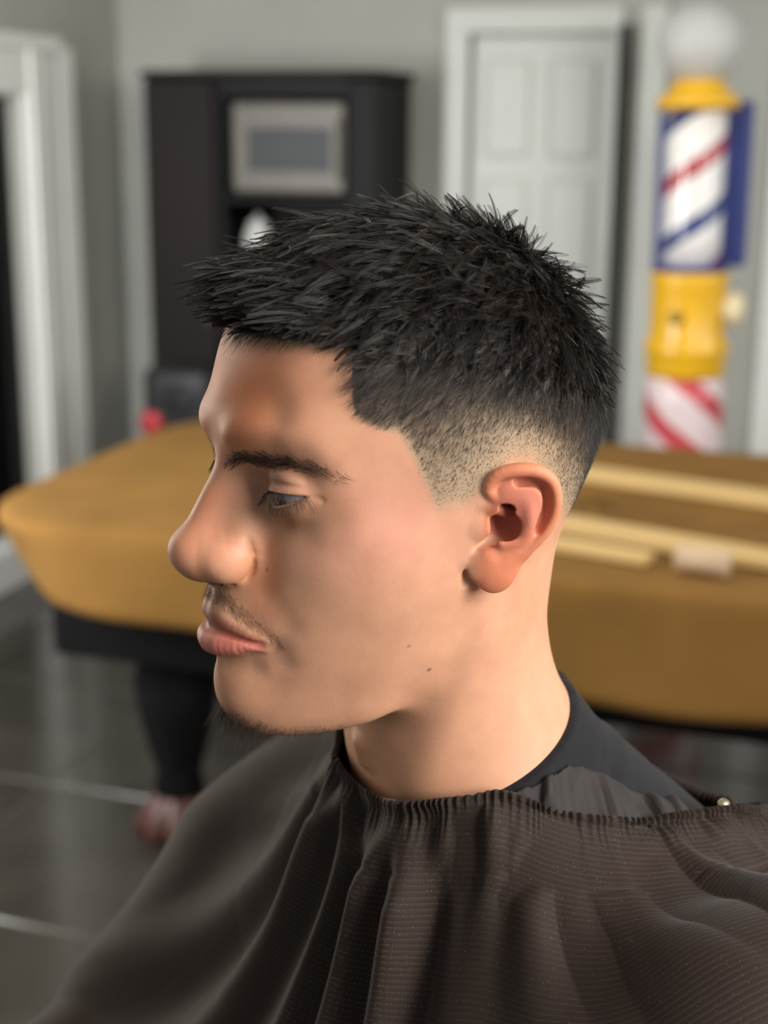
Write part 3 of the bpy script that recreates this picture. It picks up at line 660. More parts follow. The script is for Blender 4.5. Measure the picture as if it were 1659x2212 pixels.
def skin_color(P):
    A=P.copy();A[:,0]=np.abs(A[:,0])
    c=np.tile(srgbv(201,150,120),(len(P),1))
    def mix(w,col):
        nonlocal c
        w=np.clip(w,0,1)[:,None].astype(np.float32);c=c*(1-w)+srgbv(*col)*w
    mix(.92*np.clip(1.25*gauss(A,(0,95,60),(50,26,27)),0,1),(188,106,58))         # forehead and brow: warm bounced light painted into the skin
    mix(.5*gauss(A,(18,100,38),(22,14,12)),(180,98,52))
    mix(.45*gauss(A,(4,108,-12),(20,20,16)),(206,126,94))                     # nose
    mix(.5*gauss(A,(0,100,6),(9,12,14)),(204,116,76))
    mix(.55*gauss(A,(60,44,-2),(18,34,26)),(206,142,124))                      # cheek
    mix(.8*gauss(A,(34,80,1),(17,13,7)),(138,98,68));mix(.5*gauss(A,(50,62,8),(10,10,9)),(150,108,76));mix(.6*gauss(A,(18,82,12),(7,9,9)),(132,88,64))                        # shade below and around the eye put into the skin colour
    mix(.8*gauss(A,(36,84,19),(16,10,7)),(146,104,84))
    mix(.5*gauss(A,(26,86,-30),(12,10,16)),(196,118,72))                      # nasolabial shadow put into the skin colour
    mix(.35*gauss(A,(14,96,-80),(22,16,16)),(178,122,82))
    mix(.5*gauss(A,(0,20,-130),(50,40,30)),(200,146,108))
    q=(A-EAR_O.astype(np.float32))@EAR_R.astype(np.float32)
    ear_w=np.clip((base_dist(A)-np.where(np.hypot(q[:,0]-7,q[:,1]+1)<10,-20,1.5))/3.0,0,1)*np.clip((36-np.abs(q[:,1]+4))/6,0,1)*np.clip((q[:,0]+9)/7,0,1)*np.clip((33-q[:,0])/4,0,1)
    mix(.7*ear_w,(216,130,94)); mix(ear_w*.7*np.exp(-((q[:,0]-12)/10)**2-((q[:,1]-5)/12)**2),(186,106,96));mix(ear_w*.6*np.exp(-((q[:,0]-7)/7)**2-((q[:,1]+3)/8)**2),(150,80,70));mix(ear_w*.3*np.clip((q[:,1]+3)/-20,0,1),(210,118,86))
    lo=np.clip((3.6-(chain_dist(A.astype(np.float32),LO_LIP,np.interp(np.arange(len(LO_LIP)),[0,4,8,12,16],[4.0,3.8,3.2,1.8,.6]).tolist())))/2.4,0,1)
    up=np.clip((3.0-(chain_dist(A.astype(np.float32),UP_LIP,np.interp(np.arange(len(UP_LIP)),[0,4,8,12,16],[2.2,2.6,2.0,1.2,.2]).tolist())))/2.0,0,1)
    lo=lo*np.clip((26-A[:,0])/3,0,1);up=up*np.clip((26-A[:,0])/3,0,1)
    mid=np.clip((2.2-chain_dist(A.astype(np.float32),MID_LIP,[2.4]*len(MID_LIP)))/1.4,0,1)*np.clip((25.5-A[:,0])/2.5,0,1)
    cr=.5+.5*np.sin(A[:,0]*3.3+2.2*np.sin(A[:,2]*.5+A[:,0]*.31))
    mix(.8*np.maximum(up,mid*(A[:,2]>-53.5)),(146,88,74));mix(.85*np.maximum(lo,mid*(A[:,2]<=-53.5)),(186,106,92))
    mix(.16*cr**3*np.maximum(lo,up),(140,70,62))  # lip creases: their shade painted as darker stripes
    mix(.6*np.exp(-((A[:,2]+37)/6)**2-((A[:,0]-7)/13)**2)*(A[:,1]>86),(136,98,70))  # moustache stubble tone
    mix(.5*gauss(A,(9,90,-98),(15,14,8)),(126,96,74))                           # dark stubble tone on the chin
    # shaved sides: paler olive, then the dark of the scalp seen through short hair
    lev,abv,lon,lat=hair_level(A)
    s=np.clip(lev,0,1)
    out=np.clip(1-ear_w*3,0,1)
    mix(.88*s*out,(162,143,117))
    mix(np.interp(lev,[1,1.5,2,2.6,3],[0,.22,.6,.86,.95])*out,(40,32,28))
    fr=np.clip(1-np.abs(lat-np.interp(lon,LON,EDGE))/2.6,0,1)*(lon<48)*(lat<np.interp(lon,LON,EDGE))
    mix(.55*fr,(150,122,90))
    for p,r,k in (((23.8,82.2,-22.8),.8,.6),((52.9,18,-70.1),.9,.75),((58.5,31.2,-55),.7,.5),((63.8,-36,-123.1),.6,.6)):   # moles
        d=np.linalg.norm(P-np.float32((-p[0],p[1],p[2])),axis=1);mix(k*np.clip((r+.5-d)/.8,0,1),(92,52,36))
    return c
def skin_gloss(P):
    A=P.copy();A[:,0]=np.abs(A[:,0])
    g=.9*gauss(A,(10,102,-16),(13,18,12))+.5*gauss(A,(0,104,4),(8,12,14))+.25*gauss(A,(20,96,45),(30,16,18))+.5*gauss(A,(10,98,-59),(16,8,5))+.3*gauss(A,(32,80,16),(14,10,5))
    return np.clip(g,0,1)
def skin_material():
    m=bpy.data.materials.new('skin');m.use_nodes=True;nt=m.node_tree;b=nt.nodes['Principled BSDF'];L=nt.links.new
    at_=nt.nodes.new('ShaderNodeAttribute');at_.attribute_name='skin_tone'
    tc=nt.nodes.new('ShaderNodeTexCoord')
    n1=nt.nodes.new('ShaderNodeTexNoise');n1.inputs['Scale'].default_value=90;n1.inputs['Detail'].default_value=4;L(tc.outputs['Object'],n1.inputs['Vector'])
    mx=nt.nodes.new('ShaderNodeMix');mx.data_type='RGBA';mx.blend_type='OVERLAY';mx.inputs[0].default_value=.22
    L(at_.outputs['Color'],mx.inputs[6]);L(n1.outputs['Color'],mx.inputs[7])
    hs=nt.nodes.new('ShaderNodeHueSaturation');hs.inputs['Saturation'].default_value=1.0
    bw=nt.nodes.new('ShaderNodeRGBToBW');L(n1.outputs['Color'],bw.inputs[0]);L(bw.outputs[0],mx.inputs[7])
    L(mx.outputs[2],b.inputs['Base Color'])
    b.inputs['Subsurface Weight'].default_value=.35;b.inputs['Subsurface Radius'].default_value=(1.0,.35,.18);b.inputs['Subsurface Scale'].default_value=.0035
    b.inputs['Specular IOR Level'].default_value=.36
    ag=nt.nodes.new('ShaderNodeAttribute');ag.attribute_name='skin_gloss';mr=nt.nodes.new('ShaderNodeMapRange');L(ag.outputs['Fac'],mr.inputs[0]);mr.inputs[3].default_value=.52;mr.inputs[4].default_value=.30;L(mr.outputs[0],b.inputs['Roughness'])
    v=nt.nodes.new('ShaderNodeTexVoronoi');v.inputs['Scale'].default_value=2600;L(tc.outputs['Object'],v.inputs['Vector'])
    n2=nt.nodes.new('ShaderNodeTexNoise');n2.inputs['Scale'].default_value=1100;n2.inputs['Detail'].default_value=3;L(tc.outputs['Object'],n2.inputs['Vector'])
    ad=nt.nodes.new('ShaderNodeMath');ad.operation='ADD';L(v.outputs['Distance'],ad.inputs[0]);L(n2.outputs['Fac'],ad.inputs[1])
    bp=nt.nodes.new('ShaderNodeBump');bp.inputs['Strength'].default_value=.19;bp.inputs['Distance'].default_value=.0004;L(ad.outputs[0],bp.inputs['Height']);L(bp.outputs[0],b.inputs['Normal'])
    return m
SKIN=skin_material()
def set_color(o,name,C):
    me=o.data;a=me.color_attributes.new(name,'FLOAT_COLOR','POINT')
    a.data.foreach_set('color',np.hstack([C,np.ones((len(C),1),np.float32)]).astype(np.float32).ravel())
H_FINE=globals().get('H_FINE',.75)
V1,Q1=surface_nets(head_dist,(-98,-92,-172),(98,128,130),H_FINE,coarse=H_FINE*7)
V1=project(head_dist,V1,2);N1=grad(head_dist,V1);N1/=np.linalg.norm(N1,axis=1)[:,None]+1e-9
def torso_dist(P):
    """shoulders, chest, arms and legs, under the cape"""
    P=np.asarray(P,np.float32).copy();P[:,0]=np.abs(P[:,0])
    d=neck_dist(P);d=np.maximum(d,P[:,2]+150)
    d=smin(d,chain_dist(P,[(164,-76,-216),(190,12,-292),(196,64,-372)],[52,46,40]),30)
    d=smin(d,chain_dist(P,[(196,64,-370),(158,200,-410),(112,288,-424)],[40,34,28]),14)
    d=smin(d,chain_dist(P,[(112,288,-424),(88,320,-428),(62,346,-432)],[28,34,22]),10)
    d=smin(d,chain_dist(P,[(90,10,-630),(112,430,-620)],[86,62]),30)
    d=smin(d,chain_dist(P,[(112,430,-620),(112,470,-1010)],[60,40]),20)
    d=smin(d,chain_dist(P,[(112,470,-1015),(118,610,-1035)],[42,34]),20)
    return d
V2,Q2=surface_nets(torso_dist,(-290,-260,-1090),(290,660,-140),9.0,coarse=36.0)
body=pm('person',np.vstack([V1,V2]),np.vstack([Q1,Q2+len(V1)]).astype(np.int32),SKIN)
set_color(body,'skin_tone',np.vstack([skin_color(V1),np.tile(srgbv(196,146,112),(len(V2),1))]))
_g=np.concatenate([skin_gloss(V1),np.zeros(len(V2))])[:,None].repeat(3,1).astype(np.float32);set_color(body,'skin_gloss',_g)
tag(body,'young man in left profile with a fresh skin fade, seated under a dark barber cape','person')
# ---- eyes
def eyeball(side):
    bm=bmesh.new();bmesh.ops.create_uvsphere(bm,u_segments=64,v_segments=48,radius=1)
    V=np.array([v.co for v in bm.verts]);Fc=[[v.index for v in f.verts] for f in bm.faces];bm.free()
    ga,ge=math.radians(4),math.radians(-13);g=np.array([math.sin(ga)*math.cos(ge),math.cos(ga)*math.cos(ge),math.sin(ge)])
    # pole of the sphere to the gaze
    z=g;x=np.cross([0,0,1],z);x/=np.linalg.norm(x);y=np.cross(z,x);ang=np.degrees(np.arccos(np.clip(V[:,2],-1,1)))
    rad=EYE_R+1.1*np.clip(1-(ang/27)**2,0,1)
    W=(V@np.stack([x,y,z],0))*rad[:,None]+EYE_C
    W[:,0]*=side
    c=np.tile(srgbv(158,152,150),(len(W),1));iris=np.clip((26-ang)/1.6,0,1)[:,None]
    c=c*(1-iris)+srgbv(52,36,28)*iris;pup=np.clip((10-ang)/1.5,0,1)[:,None];c=c*(1-pup)+srgbv(8,7,7)*pup
    lim=np.exp(-((ang-25.5)/2.2)**2)[:,None]*.9;c=c*(1-lim)+srgbv(26,22,22)*lim
    if side>0: Fc=[f[::-1] for f in Fc]
    o=pm('eyeball',W,Fc,EYE_M,body);set_color(o,'eye_tone',c.astype(np.float32));return o
EYE_M=mat('eye',(.8,.8,.8),.12,coat=.6)
_a=EYE_M.node_tree.nodes.new('ShaderNodeAttribute');_a.attribute_name='eye_tone';EYE_M.node_tree.links.new(_a.outputs['Color'],EYE_M.node_tree.nodes['Principled BSDF'].inputs['Base Color'])
eyeball(-1);eyeball(1)
# ---- hair, brows, lashes, beard: every hair a thin tapered three-sided strand
TRI=Q1[:,[0,1,2,0,2,3]].reshape(-1,3)
_A,_B,_C=V1[TRI[:,0]],V1[TRI[:,1]],V1[TRI[:,2]]
TAREA=.5*np.linalg.norm(np.cross(_B-_A,_C-_A),axis=1);TCEN=(_A+_B+_C)/3
TLEV,TABV,TLON,TLAT=hair_level(TCEN)
RNG=np.random.default_rng(7)
def roots(weight):
    """weight: hairs per square mm for each triangle"""
    n=RNG.poisson(np.maximum(weight,0)*TAREA);i=np.repeat(np.arange(len(TRI)),n)
    u=RNG.random(len(i));v=RNG.random(len(i));f=u+v>1;u[f]=1-u[f];v[f]=1-v[f]
    P=_A[i]+(_B-_A)[i]*u[:,None]+(_C-_A)[i]*v[:,None]
    N=N1[TRI[i]].mean(1);N/=np.linalg.norm(N,axis=1)[:,None]
    return P.astype(np.float32),N.astype(np.float32)
def curves(P,N,T,L,l0,l1,K,curl=None):
    """strands of K points: tangent T on the surface, lift falls from l0 to l1 (radians); curl turns T sideways"""
    n=len(P);out=np.empty((n,K,3),np.float32);out[:,0]=P;B=np.cross(N,T)
    for k in range(1,K):
        s=(k-.5)/(K-1);a=l0+(l1-l0)*s
        t=T if curl is None else unit(T+B*(curl*s)[:,None])
        out[:,k]=out[:,k-1]+(t*np.cos(a)[:,None]+N*np.sin(a)[:,None])*(L/(K-1))[:,None]
    return out
def strand_mesh(name,S,r0,r1,m,parent,sides=3):
    n,K,_=S.shape;d=np.empty_like(S);d[:,1:-1]=S[:,2:]-S[:,:-2];d[:,0]=S[:,1]-S[:,0];d[:,-1]=S[:,-1]-S[:,-2];d=unit(d)
    ref=unit(RNG.normal(size=(n,1,3)));a=unit(np.cross(d,ref));b=np.cross(d,a)
    rr=np.asarray(r0)[:,None]+(np.asarray(r1)-np.asarray(r0))[:,None]*(np.linspace(0,1,K)**1.5)[None]
    ring=[]
    for j in range(sides):
        t=2*np.pi*j/sides;ring.append(S+(a*np.cos(t)+b*np.sin(t))*rr[:,:,None])
    V=np.stack(ring,2).reshape(-1,3)
    base=(np.arange(n)*K*sides)[:,None,None]+(np.arange(K-1)*sides)[None,:,None]
    j=np.arange(sides)[None,None];j2=(np.arange(sides)+1)[None,None]%sides
    F=np.stack([base+j,base+j2,base+sides+j2,base+sides+j],-1).reshape(-1,4)
    o=pm(name,V,F.astype(np.int32),m,parent);o['kind']='stuff';return o
def nearest(A,B,chunk=3000):
    out=np.empty(len(A),int);b2=(B*B).sum(1)
    for i in range(0,len(A),chunk): out[i:i+chunk]=(b2[None]-2*A[i:i+chunk]@B.T).argmin(1)
    return out
def hair_material(name,col,rough=.42,spec=.5):
    m=mat(name,col,rough,spec=spec);nt=m.node_tree;b=nt.nodes['Principled BSDF']
    g=nt.nodes.new('ShaderNodeNewGeometry');r=nt.nodes.new('ShaderNodeValToRGB')
    e=r.color_ramp.elements;e[0].color=(*[c*.55 for c in col],1);e[1].color=(*[min(1,c*1.5) for c in col],1)
    x=e.new(.93);x.color=(*[min(1,c*1.9) for c in col],1);e[2].position=1.0 if len(e)>2 else 1
    e[len(e)-1].color=(min(1,col[0]*3.2),min(1,col[1]*2.4),min(1,col[2]*1.7),1)
    nt.links.new(g.outputs['Random Per Island'],r.inputs[0]);nt.links.new(r.outputs[0],b.inputs['Base Color']);return m
HAIR=hair_material('hair',(.0135,.0105,.009),.30,.42)
CROWN=np.float32((0,-52,108))
def flow(P,N):
    """direction in which the hair lies: away from the crown, forward on top, forward-down on the sides"""
    A=P-CROWN;A[:,2]*=.8
    t=A-N*(A*N).sum(1)[:,None];t=unit(t)
    lon,lat=lonlat(P);side=np.clip((58-lat)/25,0,1)[:,None]
    t=unit(t+side*np.float32((0,0,-.45))+(1-side)*np.float32((0,.55,0)))
    return unit(t-N*(t*N).sum(1)[:,None])
def top_params(P):
    lev,abv,lon,lat=hair_level(P)
    front=np.clip((60-lon)/40,0,1)
    L=np.where(lon<48,np.interp(abv,[0,3,8,14,22],[6,15,25,29,30]),np.interp(abv,[0,3,8,14,22],[11,13,19,26,30]))
    L=L*(1-.45*np.clip(1-np.abs(lon-50)/9,0,1)*np.clip(1-abv/7,0,1))
    L=L*(1+.22*front)
    back=np.clip((lon-105)/50,0,1);L=L*(1-.42*back)
    lift=np.interp(abv,[0,4,12,30],[.5,.42,.46,.42])+.34*back+.12*front*np.clip(1-abv/16,0,1)
    return lev,abv,lon,lat,L,lift,front,back
# long hair on top
near=np.where(TCEN[:,0]<25,1.0,.5)
w=np.where((TLEV>=3),np.interp(TABV,[0,4,10],[1.1,1.15,1.15]),0)*near
P,N=roots(w)
lev,abv,lon,lat,L,lift,front,back=top_params(P)
T=flow(P,N)
ci=RNG.choice(len(P),max(10,len(P)//9),replace=False);own=ci[nearest(P,P[ci])]
cj=RNG.normal(size=(len(P),4)).astype(np.float32)
calm=1-.55*front;turn=(.36*cj[own,0]+.06*cj[:,0])*calm;T=unit(T+np.cross(N,T)*turn[:,None])
L=L*(1+(.17*cj[own,1]+.07*cj[:,1])*calm).clip(.5,1.5)
D0=unit(np.stack([.14*np.sign(P[:,0])*np.clip(np.abs(P[:,0])/40,0,1),np.ones(len(P)),np.clip(.12+.034*abv,0,.62)],1)).astype(np.float32)
f_=(front*np.clip(1.25-abv/26,0,1))[:,None];dn=np.clip((D0*N).sum(1),.12,.95)
T=unit(T*(1-f_)+unit(D0-N*(D0*N).sum(1)[:,None])*f_);T=unit(T+np.cross(N,T)*(.14*cj[own,0])[:,None]);lift=lift*(1-f_[:,0])+np.arcsin(dn)*f_[:,0]
l0=lift+(.15*cj[own,2]+.04*cj[:,2])*calm;l1=l0-np.interp(abv,[0,10],[.25,.62])+.02*front
S=curves(P,N,T,L,l0,l1,6,curl=(.35*cj[own,3]+.12*cj[:,3]))
cw=(np.linspace(0,1,6)**.8*.86)[None,:,None]
S=S*(1-cw)+(S[own]+ (P-P[own])[:,None]*.10)*cw
rad=np.full(len(P),.10)
strand_mesh('hair',S,rad,rad*.4,HAIR,body)
# clipped sides: length falls to nothing down the fade
w=np.where((TLEV<3)&(TLEV>.35),np.interp(TLEV,[.35,.8,1.6,2.3,3],[.25,1.1,1.1,1.15,1.15]),0)*np.where(TCEN[:,0]<10,1,.5)
q=(TCEN*np.float32([1,1,1]));qa=q.copy();qa[:,0]=abs(qa[:,0]);qe=(qa-EAR_O.astype(np.float32))@EAR_R.astype(np.float32)
w=np.where((base_dist(TCEN.astype(np.float32)*np.float32((1,1,1)))>1.2)&(np.abs(qe[:,1])<42)&(qe[:,0]>-14)&(qe[:,0]<36),0,w)
P,N=roots(w);lev,abv,lon,lat=hair_level(P);T=flow(P,N)
cj=RNG.normal(size=(len(P),3)).astype(np.float32)
L=np.interp(lev,[.35,1,1.5,2,2.5,3],[.22,.4,1.4,3.8,7.0,11])*(1+.15*cj[:,0]).clip(.5,1.5)
T=unit(T+np.cross(N,T)*(.22*cj[:,1])[:,None])
l0=np.interp(lev,[.5,1.5,3],[.9,.55,.38])+.1*cj[:,2]
r=np.interp(lev,[.35,1,2,3],[.055,.06,.062,.07])
s2=lev>1.35
strand_mesh('short_hair',curves(P[s2],N[s2],T[s2],L[s2],l0[s2],l0[s2]-.25,4),r[s2],r[s2]*.5,HAIR,body)
s1=~s2
strand_mesh('stubble',curves(P[s1],N[s1],T[s1],L[s1],l0[s1],l0[s1],2),r[s1],r[s1]*.7,HAIR,body)
# ---- brows
BROW=spline([(8,93,21.5),(13,92.3,22.6),(20,88.8,24.5),(28,84.6,26.5),(38,78.2,27.6),(47,70.3,26),(55,60.5,21)],6)
def band(path,half,dens,rowdir=None):
    """hairs per square mm near a path, fading out over half its width"""
    A=TCEN.copy();A[:,0]=np.abs(A[:,0]);d=np.full(len(A),1e9,np.float32);t=np.zeros(len(A))
    for i in range(len(path)-1):
        s,u=seg_dist(A.astype(np.float32),path[i],path[i+1]);k=s<d;d[k]=s[k];t[k]=(i+u[k])/(len(path)-1)
    return np.interp(d/np.interp(t,np.linspace(0,1,len(half)),half),[0,.6,1],[1,.8,0])*np.interp(t,np.linspace(0,1,len(dens)),dens),t,d
w,_,_=band(BROW,[4.0,5.6,7.0,7.0,6.4,5.4,3.4],[1.8,3.0,2.5,1.3,1.0,.75,.35])
P,N=roots(w);sg=np.sign(P[:,:1]);lat_=np.abs(P[:,0]);cj=RNG.normal(size=(len(P),3)).astype(np.float32)
T=np.stack([sg[:,0]*np.interp(lat_,[8,20,40],[.85,.9,.9]),np.interp(lat_,[10,30,55],[.05,-.55,-.9]),np.interp(lat_,[8,16,30,45,55],[.35,.2,-.02,-.25,-.4])+.16*cj[:,0]-.12*(P[:,2]-np.interp(lat_,[8,20,38,55],[22,25,28,21]))],1)
T=unit(T-N*(T*N).sum(1)[:,None])
BROWM=hair_material('brow_hair',(.022,.016,.012),.5,.35)
strand_mesh('eyebrow',curves(P,N,T.astype(np.float32),np.interp(lat_,[8,25,55],[6.0,7.0,6.0])*(1+.15*cj[:,1]),.35+.08*cj[:,2]+.2*(P[:,0]>0),.0*cj[:,2]+.02,4),np.full(len(P),.055),np.full(len(P),.025),BROWM,body)
# ---- lashes on both lids
def lashes(side):
    S=[]
    def atv(a,e,rr):
        a,e=math.radians(a),math.radians(e);v=EYE_C+rr*np.array([math.sin(a)*math.cos(e),math.cos(a)*math.cos(e),math.sin(e)]);return v*np.array([side,1,1])
    for az in np.arange(-36,78,.85):
        e0=np.interp(az,[-44,-30,-10,10,30,50,70,80],[-9,-1,5,6.5,6.5,5.8,5,4])+RNG.normal(0,.4);l=RNG.uniform(5.0,7.0)*(1 if side<0 else .5)*np.interp(az,[-36,0,50,78],[.6,.9,1.05,.8])
        z=az+RNG.normal(0,3)+ (az-10)*.12
        S.append([atv(az,e0,13.8),atv(az+(z-az)*.4,e0-7,14.8+l*.28),atv(z,e0-16,15.4+l*.55),atv(z,e0-20,15.8+l*.85)])
    for az in np.arange(-20,74,1.7):
        e0=np.interp(az,[-44,-30,-10,6,33,51,70,80],[-9,-15,-20,-21,-15.5,-9,1,4]);l=RNG.uniform(2.2,3.6);z=az+RNG.normal(0,4)
        S.append([atv(az,e0-1,13.6),atv(az,e0-4,14.2+l*.25),atv(z,e0-10,14.4+l*.5),atv(z,e0-15,14.6+l*.7)])
    return S
S=np.array(lashes(1)+lashes(-1),np.float32)
strand_mesh('eyelash',S,np.full(len(S),.06),np.full(len(S),.02),BROWM,body)
# ---- moustache, chin beard, faint stubble along the jaw
MOU=spline([(3,100,-36),(9,97.5,-38),(15,92.5,-42.5),(21,87.5,-47),(27,82.5,-51.5),(30,79.5,-56)],4)
w1,t1,_=band(MOU,[6,5.4,4.4,3.8,3.6,2.6],[2.0,1.8,1.3,1.1,1.2,.8])
CHN=spline([(0,93,-98),(8,90,-98.5),(15,83,-101),(22,72,-101.5),(29,60,-99),(35,49,-97)],4)
w2,t2,_=band(CHN,[10,9.5,8,5.5,4.5,3.5],[1.7,1.6,1.2,.7,.5,.25])
w=w1+w2
P,N=roots(w);cj=RNG.normal(size=(len(P),3)).astype(np.float32);low=P[:,2]<-75
T=np.where(low[:,None],np.float32((0,.22,-1)),np.stack([np.sign(P[:,0])*.75,0*P[:,0]-.35,0*P[:,0]-.62],1))
T=unit(T+.22*cj);T=unit(T-N*(T*N).sum(1)[:,None]*np.where(low,.35,1)[:,None]).astype(np.float32)
ax=np.abs(P[:,0]);L=np.where(low,np.interp(ax,[0,10,18,26],[8.5,7,3.6,2.0]),np.interp(ax,[0,10,30],[3.6,4.6,4.2]))*(1+.25*cj[:,1]).clip(.3,2)
BEARD=hair_material('beard_hair',(.03,.021,.015),.5,.35)
strand_mesh('beard',curves(P,N,T,L,.4+.12*cj[:,2],.12*cj[:,0],4,curl=.5*cj[:,0]),np.where(low,.05,.032),np.where(low,.02,.014),BEARD,body)
# ---- black T-shirt
def shirt_dist(P):
    P=np.asarray(P,np.float32)
    d=np.minimum(head_dist(P),torso_dist(P))
    cut=P[:,2]+137+.44*P[:,1]+.75*np.maximum(P[:,1]+14,0)
    th=2.4+1.3*np.clip((cut+24)/2.0,0,1)
    th=th+1.5*np.exp(-((P@np.float32((.35,.62,.70))+171)/4.5)**2)-1.1*np.exp(-((P@np.float32((.2,.9,.38))+186)/6)**2)+.8*np.exp(-((cut+27)/1.6)**2)
    return smax(d-th,cut*.9,1.2)
SHIRT=mat('black_cotton',srgb(24,24,28),.85,spec=.25,noise=.12,scale=160,bump=.25,sheen=.05)
V,Q=surface_nets(shirt_dist,(-215,-225,-330),(215,70,-85),3.0,coarse=15.0)
V=project(shirt_dist,V,2)
o=pm('t_shirt',V,Q.astype(np.int32),SHIRT,body);o['label']='charcoal crew-neck T-shirt'
# ---- the cape
RING=[(5,27,-146),(-23,25,-145.5),(-40,20,-141),(-53,11,-136),(-61,1,-133),(-67,-9,-130.5),(-72,-19,-133),(-78,-30,-138),(-84,-43,-142),(-88,-57,-145),(-89,-80,-150),(-85,-106,-155),(-80,-135,-161),(-68,-164,-173),(-44,-188,-188),(0,-197,-205),(40,-188,-204),(67,-164,-192),(84,-132,-174),(91,-100,-160),(91,-70,-151),(86,-45,-143),(76,-22,-138),(62,0,-137),(44,17,-142),(26,25,-145)]
def closed(pts,n):
    p=np.array(pts,float);m=len(p);t=np.arange(n)/n*m;i=t.astype(int);f=(t-i)[:,None]
    a,b,c,d=p[(i-1)%m],p[i%m],p[(i+1)%m],p[(i+2)%m]
    r=.5*((2*b)+(c-a)*f+(2*a-5*b+4*c-d)*f*f+(-a+3*b-3*c+d)*f**3)
    L=np.concatenate([[0],np.cumsum(np.linalg.norm(np.diff(np.vstack([r,r[:1]]),axis=0),axis=1))])
    u=np.linspace(0,L[-1],n,endpoint=False);rr=np.vstack([r,r[:1]]);return np.stack([np.interp(u,L,rr[:,k]) for k in range(3)],1)
NU,NS=1560,132
Rg=closed(RING,NU);ctr=np.array([0,-72.])
dirn=Rg[:,:2]-ctr;tn=np.roll(Rg,-8,0)-np.roll(Rg,8,0);nrm=np.stack([-tn[:,1],tn[:,0]],1);nrm*=np.sign((nrm*dirn).sum(1))[:,None]
D=unit(unit(dirn)*.6+unit(nrm)*.4)
for _ in range(40): D=unit(np.roll(D,6,0)+2*D+np.roll(D,-6,0))
# coarse solve of the hanging height over the body
nu,ns=120,64
sg=np.linspace(0,1,ns)**1.35*600.0
cu=Rg[::NU//nu];cd=D[::NU//nu]
XY=cu[:,None,:2]+cd[:,None]*sg[None,:,None]
def body_top(xy):
    P=np.column_stack([xy,np.full(len(xy),-110.)]).astype(np.float32);z=P[:,2].copy();dn=np.zeros(len(z),bool)
    for _ in range(70):
        P[:,2]=z;d=torso_dist(P)-7;dn|=d<.6;z=np.where(dn,z,np.maximum(z-np.maximum(d*.8,.5),-1000))
    return z
HB=body_top(XY.reshape(-1,2)).reshape(nu,ns)
FRONT=np.clip((cd[:,1]+.1)*1.3,0,1)
H=cu[:,2:3]-np.minimum(sg*.9,900)[None]
H=np.maximum(H,HB);end=np.full(nu,-760.0)
hb=HB.copy();hb[:,:2]=-1e4
for it in range(900):
    n=H.copy();ds0=np.diff(sg)
    a,b=ds0[:-1],ds0[1:]
    n[:,1:-1]=(H[:,:-2]*b+H[:,2:]*a)/(a+b)
    n=.78*n+.11*(np.roll(n,1,0)+np.roll(n,-1,0))-.5
    n=np.maximum(n,hb);n[:,0]=cu[:,2];n[:,-1]=end
    H=n
# to the fine grid
uf=np.arange(NU)/NU*nu;sf=np.concatenate([np.linspace(0,58,50,endpoint=False),58+np.linspace(0,1,NS-50)**1.4*542])
def fine(G):
    i=uf.astype(int);f=(uf-i)[:,None]
    def w(t): return (-.5*t+t*t-.5*t**3,1-2.5*t*t+1.5*t**3,.5*t+2*t*t-1.5*t**3,-.5*t*t+.5*t**3)
    W=w(f);row=sum(W[k]*G[(i+k-1)%nu] for k in range(4))
    return np.stack([np.interp(sf,sg,r) for r in row])
HF=fine(H)
for _ in range(6): HF[:,1:-1]=.25*HF[:,:-2]+.5*HF[:,1:-1]+.25*HF[:,2:]
CV=np.empty((NU,NS,3));CV[:,:,:2]=Rg[:,None,:2]+D[:,None]*sf[None,:,None];CV[:,:,2]=HF
CV[:,0,2]=Rg[:,2]
def normals(V):
    a=np.roll(V,-1,0)-np.roll(V,1,0);b=np.gradient(V,axis=1);n=np.cross(a,b);n=unit(n);n*=np.sign(n[:,:,2:3]+1e-9);return n
CN=normals(CV)
ss=np.concatenate([np.zeros((NU,1)),np.cumsum(np.linalg.norm(np.diff(CV,axis=1),axis=2),axis=1)],1)
uu=np.arange(NU)/NU;ul=uu*np.linalg.norm(np.roll(Rg,-1,0)-Rg,axis=1).sum()
rng=np.random.default_rng(11)
def noise1(x,per,seed):
    r=np.random.default_rng(seed).normal(size=per);i=np.floor(x*per).astype(int);f=x*per-i;f=f*f*(3-2*f);return r[i%per]*(1-f)+r[(i+1)%per]*f
disp=np.zeros((NU,NS));bk=np.interp(uu,[0,.1,.14,.2,.25,.36,.45,.9,1],[1,1,.7,.55,1.5,1.7,1.2,1,1])[:,None]
